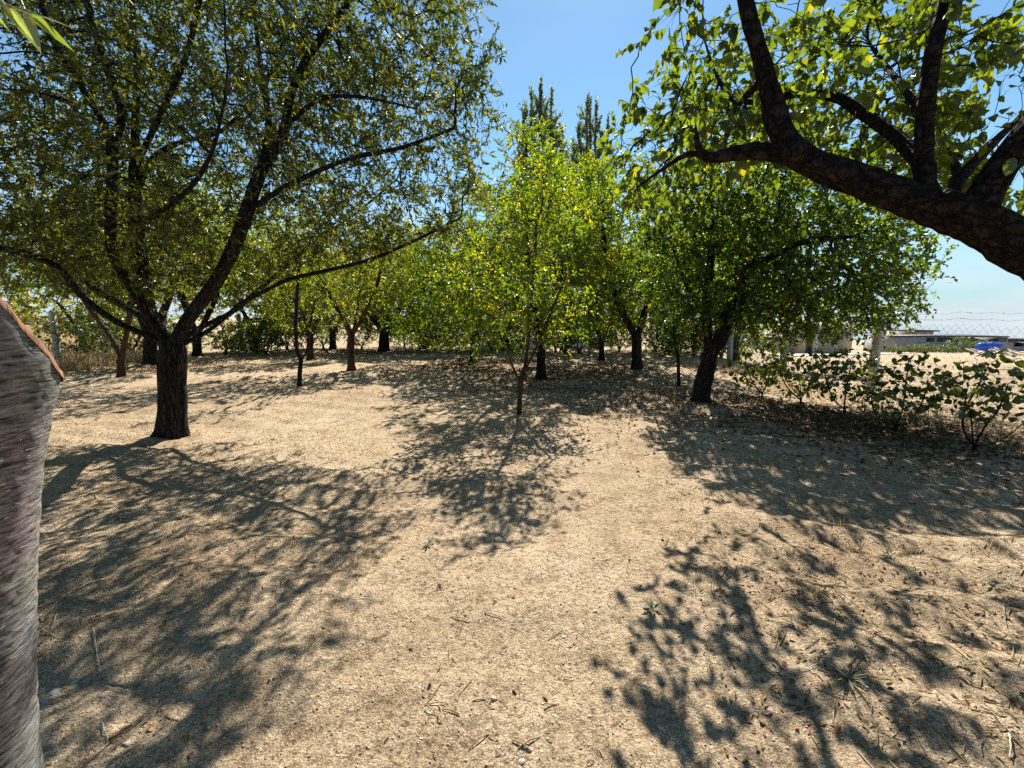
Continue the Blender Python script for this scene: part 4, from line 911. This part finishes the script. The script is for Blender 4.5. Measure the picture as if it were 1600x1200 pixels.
def flat_building(name, label, px0, px1, d, ytop, depth, wall, roof, openings=(), over=0.25, rt=0.18, cat='building', group=None):
    a, c = at(px0, 540, d), at(px1, 540, d); top = at((px0 + px1) / 2, ytop, d)[2]; w_ = c[0] - a[0]; cx = (a[0] + c[0]) / 2
    z0 = gz(cx, d) - 0.4; h = top - z0
    e = thing(name, label, cat, (cx, d, z0), group)
    mb = MB(); t = 0.2
    # front wall pieces round the openings (each: x0, x1, z0, z1 in fractions of the width and height)
    xs = sorted({0.0, 1.0, *[o[0] for o in openings], *[o[1] for o in openings]})
    for x0, x1 in zip(xs[:-1], xs[1:]):
        cuts = sorted([(o[2], o[3]) for o in openings if o[0] <= x0 + 1e-6 and o[1] >= x1 - 1e-6]); zlo = 0.0
        for c0, c1 in cuts + [(1.0, 1.0)]:
            if c0 > zlo + 1e-4: mb.box(((x0 + x1) / 2 * w_ - w_ / 2, 0, (zlo + c0) / 2 * h), ((x1 - x0) * w_, t, (c0 - zlo) * h))
            zlo = c1
    mb.build('front_wall', wall, e)
    for sgn in (-1, 1):
        mb = MB(); mb.box((sgn * (w_ / 2 - t / 2 - 0.003), depth / 2, h / 2 - 0.003), (t, depth - t - 0.01, h - 0.006)); mb.build('side_wall', wall, e)
    mb = MB(); mb.box((0, depth - 0.002, h / 2 - 0.002), (w_ - 0.008, t, h - 0.004)); mb.build('back_wall', wall, e)
    mb = MB(); mb.box((0, depth / 2, h + rt / 2), (w_ + 2 * over, depth + 2 * over, rt)); mb.build('roof', roof, e)
    for o in openings:
        if len(o) > 4:
            mb = MB(); mb.box((((o[0] + o[1]) / 2 - 0.5) * w_, 0.06, (o[2] + o[3]) / 2 * h), ((o[1] - o[0]) * w_ - 0.01, 0.05, (o[3] - o[2]) * h - 0.01)); mb.build(o[4], o[5], e)
    return e
flat_building('long_shed', 'long low grey block shed with dark open slots under its roof, far right', 1400, 1572, 55, 526.5, 5, M['block_wall'], M['dark_roof'],
    [(0.26, 0.34, 0.74, 0.97), (0.355, 0.56, 0.74, 0.97), (0.575, 0.99, 0.74, 0.97)], over=0.15, rt=0.10)
flat_building('small_house', 'small pale house with dark flat roof behind the long grey shed', 1424, 1455, 66, 518, 6, M['tan_wall'], M['dark_roof'], [(0.2, 0.4, 0.5, 0.8, 'window', M['gate_metal']), (0.65, 0.82, 0.0, 0.75, 'door', M['gate_metal'])], over=0.5)
flat_building('gate_house', 'tan house with dark metal gate and pale pillar seen past the fence', 1256, 1330, 47, 511, 6, M['tan_wall'], M['tan_wall'], [(0.04, 0.22, 0.0, 0.82, 'gate', M['gate_metal']), (0.55, 0.7, 0.4, 0.75, 'window', M['gate_metal'])], over=0.1)
p = at(1273.5, 540, 46.6); e = thing('gate_pillar', 'pale concrete pillar beside the dark metal gate', 'pillar', (p[0], 46.6, gz(p[0], 46.6) - 0.2))
mb = MB(); mb.box((0, 0, 1.25), (0.36, 0.36, 2.5)); mb.build('shaft', M['pale_wall'], e); mb = MB(); mb.box((0, 0, 2.56), (0.46, 0.46, 0.12)); mb.build('cap', M['concrete'], e)
flat_building('low_shed', 'low white shed with dark roof edge seen under the right-hand tree', 1186, 1222, 50, 531, 5, M['pale_wall'], M['dark_roof'], [(0.3, 0.5, 0.0, 0.7, 'door', M['gate_metal'])], rt=0.25)
flat_building('far_shed', 'dark roofed shed cut off by the right edge of the picture', 1576, 1640, 60, 533.5, 6, M['block_wall'], M['dark_roof'], [(0.1, 0.9, 0.6, 0.95)], rt=0.25)
flat_building('white_shed', 'white shed with blue roof glimpsed between trees left of centre', 604, 668, 40, 531, 4, M['pale_wall'], M['blue_roof'], [(0.3, 0.45, 0.0, 0.7, 'door', M['gate_metal'])], rt=0.55)
# pale road in front of the gate
rx0, rx1 = at(1205, 540, 38)[0], at(1400, 540, 44)[0]
xs_ = np.linspace(20, 40, 16); V = []; 
for x in xs_:
    for yv in (0.95 * 30 + (x - 20) * 0.55 + 6.0, 0.95 * 30 + (x - 20) * 0.55 + 9.0): V.append((x, yv, float(H(np.array([x]), np.array([yv]))[0]) + 0.06))
q = [(2 * i, 2 * i + 2, 2 * i + 3, 2 * i + 1) for i in range(15)]
tag(add('road', make_mesh('road', np.array(V), np.array(q)), M['pale_road']), kind='structure')
# blue tank
c = at(1546, 540, 45); z = gz(c[0], 45)
e = thing('water_tank', 'blue plastic water tank lying on the ground, far right', 'tank', (c[0], 45, z))
mb = MB(); r_ = 0.42; xs_ = np.array([-1.08, -1.05, -0.9, -0.6, -0.58, -0.54, -0.52, 0, 0.02, 0.06, 0.08, 0.5, 0.52, 0.56, 0.58, 0.9, 1.05, 1.08]); rr = np.array([0.2, 0.34, 0.41, .42, .44, .44, .42, .42, .44, .44, .42, .42, .44, .44, .42, .41, .34, .2])
mb.tube(np.column_stack((xs_, 0 * xs_, 0 * xs_ + 0.66)), rr, 24); mb.build('body', M['blue_plastic'], e, smooth=True)
mb = MB(); mb.tube([(0.3, 0, 1.06), (0.3, 0, 1.14)], [0.14, 0.13], 14); mb.build('lid', M['blue_plastic'], e)
for sx_ in (-0.6, 0.6):
    mb = MB(); mb.box((sx_, 0, 0.11), (0.16, 0.8, 0.34)); mb.build('cradle', M['old_plank'], e)
rd = np.random.default_rng(19)
for i in range(12):
    px = rd.uniform(1525, 1605); d = rd.uniform(36, 43); c = at(px, 540, d); zz = gz(c[0], d); L_ = rd.uniform(1.2, 2.6); a = rd.uniform(0, 3.14)
    mb = MB(); mb.box((0, 0, 0.0), (L_, 0.16, 0.05)); o = mb.build('plank', M['old_plank'] if i % 3 else M['pale_wall'], None, (c[0], d, zz + 0.10 + 0.3 * L_ / 2 * 0.5)); o.rotation_euler = (0, -0.30 + 0.1 * rd.random(), a)
    tag(o, 'old grey plank lying in the debris heap by the blue tank', 'plank', 'planks in the debris heap')
for i, px in enumerate([1388, 1406, 1428, 1446, 1466, 1484, 1512]):
    d = 50 + rd.uniform(-3, 2); c = at(px, 540, d); e = thing('field_bush', ORD[i] + ' scrubby grey-green bush from the left along the foot of the grey shed', 'bush', (c[0], d, gz(c[0], d) - 0.05), 'scrub at the foot of the shed')
    s_ = rd.uniform(0.5, 0.8) if px != 1512 else 1.3; e.scale = (s_ * 1.2, s_ * 1.2, s_ * 0.9); e.rotation_euler = (0, 0, rd.uniform(0, 6)); add('stems', BV[2][0], None, e); add('foliage', BV[2][1], None, e)
# ------------------------------------------------------------------ far things on the left: utility pole, low ruined wall
c = at(47, 500, 58); e = thing('utility_pole', 'thin dark utility pole beyond the dry field at far left', 'pole', (c[0], 58, gz(c[0], 58)))
mb = MB(); mb.tube([(0, 0, -0.3), (0.02, 0, 3), (0.05, 0, 6.6)], [0.13, 0.11, 0.08], 8); mb.build('shaft', M['old_plank'], e, smooth=True)
mb = MB(); mb.box((0.05, 0, 6.2), (1.5, 0.1, 0.12)); mb.build('crossarm', M['old_plank'], e)
flat_building('ruined_shed', 'low mud-brick shed on the horizon at far left', 42, 82, 72, 494.5, 4, M['tan_wall'], M['tan_wall'], [(0.5, 0.6, 0, 0.8)], over=0.1, rt=0.1)
# ------------------------------------------------------------------ dry grass beyond the left fence
def blades(name, P, h, wd, rng, mat, parent=None, lean=0.35, tint=(0.5, 0.2)):
    n = len(P); hh = h * (0.5 + 0.8 * rng.random(n)); a = rng.random(n) * 6.283; d = np.column_stack((np.cos(a), np.sin(a), np.zeros(n)))
    s = np.column_stack((-np.sin(a), np.cos(a), np.zeros(n))) * wd / 2; ln = lean * hh * rng.random(n)
    m = P + d * (ln * 0.35)[:, None] + np.array((0, 0, 1)) * (hh * 0.6)[:, None]; t = P + d * ln[:, None] + np.array((0, 0, 1)) * hh[:, None]
    V = np.stack((P - s, P + s, m + s * .7, m - s * .7, t), 1).reshape(-1, 3); i = np.arange(n)[:, None] * 5
    tn = np.clip(tint[0] + tint[1] * rng.normal(size=n), 0, 1)
    me = make_mesh(name, V, [i + np.array([[0, 1, 2, 3]]), i + np.array([[3, 2, 4]])], {'tint': ('FACE', np.concatenate((tn, tn)))}); return add(name, me, mat, parent)
rg = np.random.default_rng(44)
n = 19000; d = 13 + 45 * rg.random(n) ** 1.5; x = -d * rg.uniform(0.78, 1.15, n); keep = x < -11.6 - 0.1 * np.abs(d - 20); x, d = x[keep], d[keep]
o = blades('dry_grass', np.column_stack((x, d, H(x, d) - 0.01)), 0.30, 0.022, rg, M['straw']); tag(o, 'tall golden dry grass beyond the left fence', 'grass', kind='stuff')

# ------------------------------------------------------------------ ground litter: pebbles, straw, leaf litter
rl = np.random.default_rng(55)
def ground_scatter(n, d0, d1, pw, half=1.25):
    u = rl.random(n); d = d0 * (d1 / d0) ** (u ** pw); x = d * rl.uniform(-half, half, n); return x, d
def pebbles(n):
    x, d = ground_scatter(n, 1.15, 16, 1.0); r = (0.0016 + 0.0034 * rl.random(n) ** 3) * (1 + 0.18 * d)
    big = rl.random(n) < 0.006; r[big] *= 2.2
    base = np.array([(1, 0, 0), (0, 1, 0), (-1, 0, 0), (0, -1, 0), (0, 0, 1), (0, 0, -1)], float)
    a = rl.random(n) * 6.283; ca, sa = np.cos(a), np.sin(a); V = np.repeat(base[None], n, 0) * (0.65 + 0.6 * rl.random((n, 6, 3)))
    V[..., 2] *= 0.62; V += 0.22 * rl.normal(size=V.shape) * 0.6
    R = np.stack((V[..., 0] * ca[:, None] - V[..., 1] * sa[:, None], V[..., 0] * sa[:, None] + V[..., 1] * ca[:, None], V[..., 2]), -1) * r[:, None, None]
    P = np.column_stack((x, d, H(x, d) + r * 0.25)); V = (R + P[:, None]).reshape(-1, 3)
    f = np.array([(0, 1, 4), (1, 2, 4), (2, 3, 4), (3, 0, 4), (1, 0, 5), (2, 1, 5), (3, 2, 5), (0, 3, 5)])
    tn = np.repeat(np.clip(0.5 + 0.28 * rl.normal(size=n), 0, 1), 8)
    return make_mesh('gravel', V, (np.arange(n)[:, None, None] * 6 + f[None]).reshape(-1, 3), {'tint': ('FACE', tn)})
mg, ng, og = new_mat('gravel_stone'); bb = ng.nodes.new('ShaderNodeBsdfPrincipled'); aa = ng.nodes.new('ShaderNodeAttribute'); aa.attribute_name = 'tint'
rr_ = ramp(ng, [(0, (0.26, 0.18, 0.11)), (0.35, (0.42, 0.31, 0.19)), (0.7, (0.54, 0.42, 0.28)), (1, (0.66, 0.57, 0.44))]); ng.links.new(aa.outputs['Fac'], rr_.inputs['Fac']); ng.links.new(rr_.outputs['Color'], bb.inputs['Base Color'])
bb.inputs['Roughness'].default_value = 0.9; ng.links.new(bb.outputs['BSDF'], og.inputs['Surface'])
tag(add('gravel', pebbles(23000), mg), 'fine gravel and small clods strewn over the sandy soil', 'gravel', kind='stuff')
def straw(n):
    x, d = ground_scatter(n, 1.2, 13, 0.9); w_ = vnoise(x, d, 0.7, 61) + 0.45 * sstep(0.6, 1.4, np.abs(x - 0.1) - 0.05 * d) + 0.15 * sstep(0.8, 1.6, x); k = w_ > 0.22 + 0.35 * (rl.random(n) - 0.5); x, d = x[k], d[k]; n = len(x)
    L_ = 0.02 + 0.10 * rl.random(n) ** 2.5; a = rl.random(n) * 6.283; dx, dy = np.cos(a) * L_, np.sin(a) * L_; wd = 0.0012 + 0.0016 * rl.random(n) + 0.0002 * d
    P0 = np.column_stack((x - dx / 2, d - dy / 2, H(x - dx / 2, d - dy / 2) + 0.003)); P1 = np.column_stack((x, d, H(x, d) + 0.004 + 0.006 * rl.random(n))); P2 = np.column_stack((x + dx / 2, d + dy / 2, H(x + dx / 2, d + dy / 2) + 0.002 + 0.012 * (rl.random(n) < 0.15)))
    s = np.column_stack((-np.sin(a) * wd, np.cos(a) * wd, 0 * wd)); up = np.array((0, 0, 1)) * wd[:, None] * 1.4
    V = np.stack([q for P in (P0, P1, P2) for q in (P - s, P + s, P + up)], 1).reshape(-1, 3); f = []
    for b_ in (0, 3):
        for j in range(3): f.append((b_ + j, b_ + (j + 1) % 3, b_ + 3 + (j + 1) % 3, b_ + 3 + j))
    return make_mesh('straw_litter', V, (np.arange(n)[:, None, None] * 9 + np.array(f)[None]).reshape(-1, 4), {'tint': ('FACE', np.repeat(np.clip(0.5 + 0.25 * rl.normal(size=n), 0, 1), 6))})
tag(add('straw_litter', straw(7000), M['straw']), 'dry straw and stalk bits scattered on the soil', 'straw', kind='stuff')
def litter(n):
    x, d = ground_scatter(n, 1.4, 20, 0.8); k = vnoise(x, d, 0.45, 63) + 0.3 * (d > 5) > 0.02; x, d = x[k], d[k]; n = len(x)
    pos = np.column_stack((x, d, H(x, d) + 0.006)); a = rl.random(n) * 6.283; ld = unit(np.column_stack((np.cos(a), np.sin(a), 0.25 * rl.normal(size=n))))
    V, Fc = leaf_quads(pos, ld, rl, 0.035, 0.014, fold=0.3, flat=2.5); return make_mesh('leaf_litter', V, Fc, {'tint': ('FACE', np.repeat(np.clip(0.4 + 0.3 * rl.normal(size=n), 0, 1), 2))})
tag(add('leaf_litter', litter(9000), M['dryleaf']), 'small dry fallen leaves scattered under the trees', 'leaves', kind='stuff')
def under_litter(n):
    C = [(*on_ground(845, 590)[:2], 2.6), (*on_ground(995, 577)[:2], 3.0), (*on_ground(1094, 629)[:2], 2.2), (*on_ground(738, 568)[:2], 2.5), (*on_ground(600, 549)[:2], 3.0), (5.2, 6.0, 1.6), (*on_ground(235, 571)[:2], 2.5)]
    k = rl.integers(0, len(C), n); C = np.array(C)[k]; x = C[:, 0] + C[:, 2] * 0.6 * rl.normal(size=n); d = C[:, 1] + C[:, 2] * 0.55 * rl.normal(size=n); q = d > 3.4; x, d = x[q], d[q]; n = len(x)
    pos = np.column_stack((x, d, H(x, d) + 0.006 + 0.008 * rl.random(n))); a = rl.random(n) * 6.283; ld = unit(np.column_stack((np.cos(a), np.sin(a), 0.3 * rl.normal(size=n))))
    V, Fc = leaf_quads(pos, ld, rl, 0.062, 0.034, fold=0.3, flat=2.0); return make_mesh('leaf_drift', V, Fc, {'tint': ('FACE', np.repeat(np.clip(0.14 + 0.2 * rl.normal(size=n), 0, 1), 2))})
tag(add('leaf_drift', under_litter(34000), M['dryleaf']), 'drifts of brown fallen leaves under the orchard trees', 'leaves', kind='stuff')
# sparse dry tufts
n = 2600; cx_, cd_ = ground_scatter(130, 2.2, 12, 0.8); pick = rl.integers(0, 130, n); x = cx_[pick] + 0.05 * rl.normal(size=n); d = cd_[pick] + 0.05 * rl.normal(size=n); kk = np.abs(x - 0.2) > 0.9; x, d = x[kk], d[kk]
tag(blades('dry_tufts', np.column_stack((x, d, H(x, d) - 0.004)), 0.09, 0.0035, rl, M['straw'], lean=0.9), 'thin dry grass tufts dotted over the soil', 'grass', kind='stuff')
n = 2200; t_ = rl.random(n); x = 6.0 + 0.35 * rl.normal(size=n) + 0.2 * np.sin(9 * t_); d = 4.0 + 13 * t_ ** 1.3; 
tag(blades('fence_grass', np.column_stack((x, d, H(x, d) - 0.004)), 0.24, 0.006, rl, M['straw'], lean=0.8), 'yellowed grass along the foot of the right fence', 'grass', kind='stuff')

# individual fallen leaves, stones, twigs, weeds
fl = templates(broad_leaf, 0.055, 0.034, 4, M['dryleaf'], 'fallen_leaf', (0.25, 0.45, 0.8, 1.0))
spots = [(1296, 862, 1), (1262, 969, 1), (660, 800, 1), (735, 875, 1), (722, 712, 1), (232, 1142, 1), (640, 1008, 0), (510, 985, 0), (565, 845, 0), (855, 830, 0), (950, 880, 0), (590, 880, 0), (1035, 838, 0), (930, 872, 0), (132, 718, 1), (770, 945, 0)]
while len(spots) < 46: spots.append((float(rl.uniform(90, 1590)), float(rl.uniform(700, 1190)), 0))
HOT = ['orange-red fallen leaf at the lower edge of the right-hand tree shadow', 'orange fallen leaf among the branch shadows in the right foreground', 'red fallen leaf at the right edge of the large left tree shadow', 'orange fallen leaf just below the small weed at the left shadow tip', 'yellow-orange fallen leaf between the left shadow and the sapling shadow', 'orange fallen leaf beside the orange wood chip at the bottom left']
for i, (px, py, hot) in enumerate(spots):
    g = on_ground(px, py); me = fl[2 + i % 2][0] if hot else fl[i % 2][0]
    o = bpy.data.objects.new('fallen_leaf', me); COL.objects.link(o); o.location = (g[0], g[1], Hs(g[0], g[1]) + 0.010); s_ = rl.uniform(0.4, 0.75); o.scale = (s_, s_, s_); o.rotation_euler = (rl.normal() * 0.25, rl.normal() * 0.25, rl.uniform(0, 6.28))
    tag(o, HOT[i] if (hot and i < len(HOT)) else 'orange-red fallen leaf in the shade near the sawn trunk' if hot else 'small dry brown fallen leaf lying on the soil', 'leaf', 'orange fallen leaves' if hot else 'brown fallen leaves')
def stone(px, py, size, label, mat, seed, group=None, name='stone'):
    r = np.random.default_rng(seed); import bmesh
    bm = bmesh.new(); bmesh.ops.create_icosphere(bm, subdivisions=2, radius=1.0)
    dirs = unit(r.normal(size=(9, 3))); cut = 0.62 + 0.3 * r.random(9)
    for v in bm.verts:
        q = np.array(v.co)
        for dv, c in zip(dirs, cut):
            h = q @ dv
            if h > c: q = q - dv * (h - c) * 0.9
        v.co = q * np.array((1.0, 0.72, 0.42))
    me = bpy.data.meshes.new(name); bm.to_mesh(me); bm.free(); g = on_ground(px, py); me.materials.append(mat)
    o = add(name, me, None, None, (g[0], g[1], Hs(g[0], g[1]) + size * 0.06)); o.scale = (size,) * 3; o.rotation_euler = (0, 0, r.uniform(0, 6.28)); tag(o, label, 'stone', group)
rmat('pale_stone', (0.46, 0.40, 0.31), var=0.2, bump=0.3, scale=9); rmat('grey_stone', (0.33, 0.32, 0.31), var=0.2, bump=0.3, scale=9)
for i, (px, py) in enumerate([(200, 1168), (1113, 872), (1064, 898), (1040, 882), (882, 990), (1352, 1082), (1068, 1162), (1245, 1150), (192, 1108), (1205, 1105), (556, 866), (748, 862), (1500, 1010), (505, 1035), (930, 955), (815, 1180), (1010, 1065), (1420, 945)]):
    stone(px, py, 0.010 + 0.008 * rl.random(), 'small pale stone on the sandy soil', M['pale_stone'], 200 + i, 'pale stones')
GS = ['largest flat grey stone beside the sawn trunk', 'grey stone just above and right of the largest one by the sawn trunk', 'lowest small grey stone touching the edge of the sawn trunk', 'small grey stone farthest right of those by the sawn trunk']
for i, (px, py, q) in enumerate([(86, 1080, .026), (118, 1062, .018), (70, 1098, .018), (160, 1092, .016)]):
    stone(px, py, q, GS[i], M['grey_stone'], 240 + i, 'grey stones by the sawn trunk')
def twig(label, pts, r, mat, name='twig', group=None):
    P = np.array([on_ground(*p) for p in pts]); P = resample(P, 0.03) if len(P) > 2 else np.linspace(P[0], P[1], 8)
    P[:, 2] = H(P[:, 0], P[:, 1]) + r * 1.1 + 0.006; P += rl.normal(size=P.shape) * 0.0012; b = P[0].copy()
    mb = MB(); mb.tube(P - b, np.linspace(r, r * 0.5, len(P)), 6); o = mb.build(name, mat, None, b, smooth=True); tag(o, label, 'twig', group)
twig('long bent brown twig lying near the sawn trunk', [(76, 970), (112, 935), (138, 910), (158, 884)], 0.0035, M['twig'])
twig('straight pale stalk near the bottom left corner', [(147, 990), (157, 1052)], 0.0028, M['paletwig'])
twig('long thin stalk at the bottom left running to the edge', [(130, 1205), (190, 1152), (240, 1112), (296, 1080)], 0.003, M['twig'])
twig('short orange wood chip on the long thin stalk', [(172, 1166), (206, 1138)], 0.0065, M['sawn'])
twig('short pale stub beside the orange wood chip', [(160, 1135), (171, 1166)], 0.0024, M['paletwig'])
twig('thin pale stalk in the left shadow', [(165, 1075), (205, 1086)], 0.002, M['paletwig'])
twig('curved pale stalk in the right foreground shadow', [(1200, 1050), (1240, 1054), (1268, 1046), (1290, 1032)], 0.0022, M['paletwig'])
twig('upright pale stalk lying towards the camera, right of centre', [(1085, 893), (1086, 938)], 0.002, M['paletwig'])
twig('long curved brown stalk at the right edge', [(1566, 925), (1572, 970), (1586, 1010), (1602, 1045)], 0.003, M['twig'])
twig('pale stalk in the right foreground between two shadows', [(1470, 1056), (1500, 1050), (1530, 1043)], 0.002, M['paletwig'])
twig('pale twig near the lower right weed', [(1160, 1100), (1196, 1106)], 0.0022, M['paletwig'])
twig('short pale stick at the bottom right corner', [(1574, 1172), (1577, 1200)], 0.003, M['paletwig'])
twig('long thin dry stem across the soil at the right', [(1430, 905), (1490, 935), (1560, 945), (1605, 940)], 0.0022, M['paletwig'])
def weed(label, px, py, n, L_, W_, seed, up, mat=None):
    r = np.random.default_rng(seed); g = on_ground(px, py); b = np.array((g[0], g[1], Hs(g[0], g[1]) - 0.004)); e = thing('weed', label, 'weed', b)
    tm = templates(broad_leaf, L_, W_, 3, mat or M['weed'], 'weed_leaf', (0.3, 0.6, 0.95)); a = np.arange(n) * 2.4 + r.normal(size=n) * 0.6
    d = unit(np.column_stack((np.cos(a), np.sin(a), up * (0.4 + r.random(n))))); nr = np.tile((0, 0, 1.0), (n, 1)) + 0.25 * r.normal(size=(n, 3))
    place(e, tm, d * 0.38 * L_ * 0.6 + np.array((0, 0, 0.008)), d, nr, 0.25 + 0.95 * r.random(n))
weed('pale silvery weed rosette right of centre in the foreground', 1020, 950, 13, 0.055, 0.020, 301, 0.5)
weed('spiky grey-green weed clump in the lower right', 1325, 1068, 34, 0.085, 0.009, 302, 0.8)
weed('low ribbed weed rosette at the edge of the right shadow', 1390, 862, 16, 0.075, 0.012, 303, 0.5)
weed('small grey-green weed near the right edge', 1552, 908, 16, 0.055, 0.012, 304, 0.8)
weed('small grey-green weed at the tip of the left tree shadow', 668, 853, 14, 0.055, 0.012, 305, 0.6)
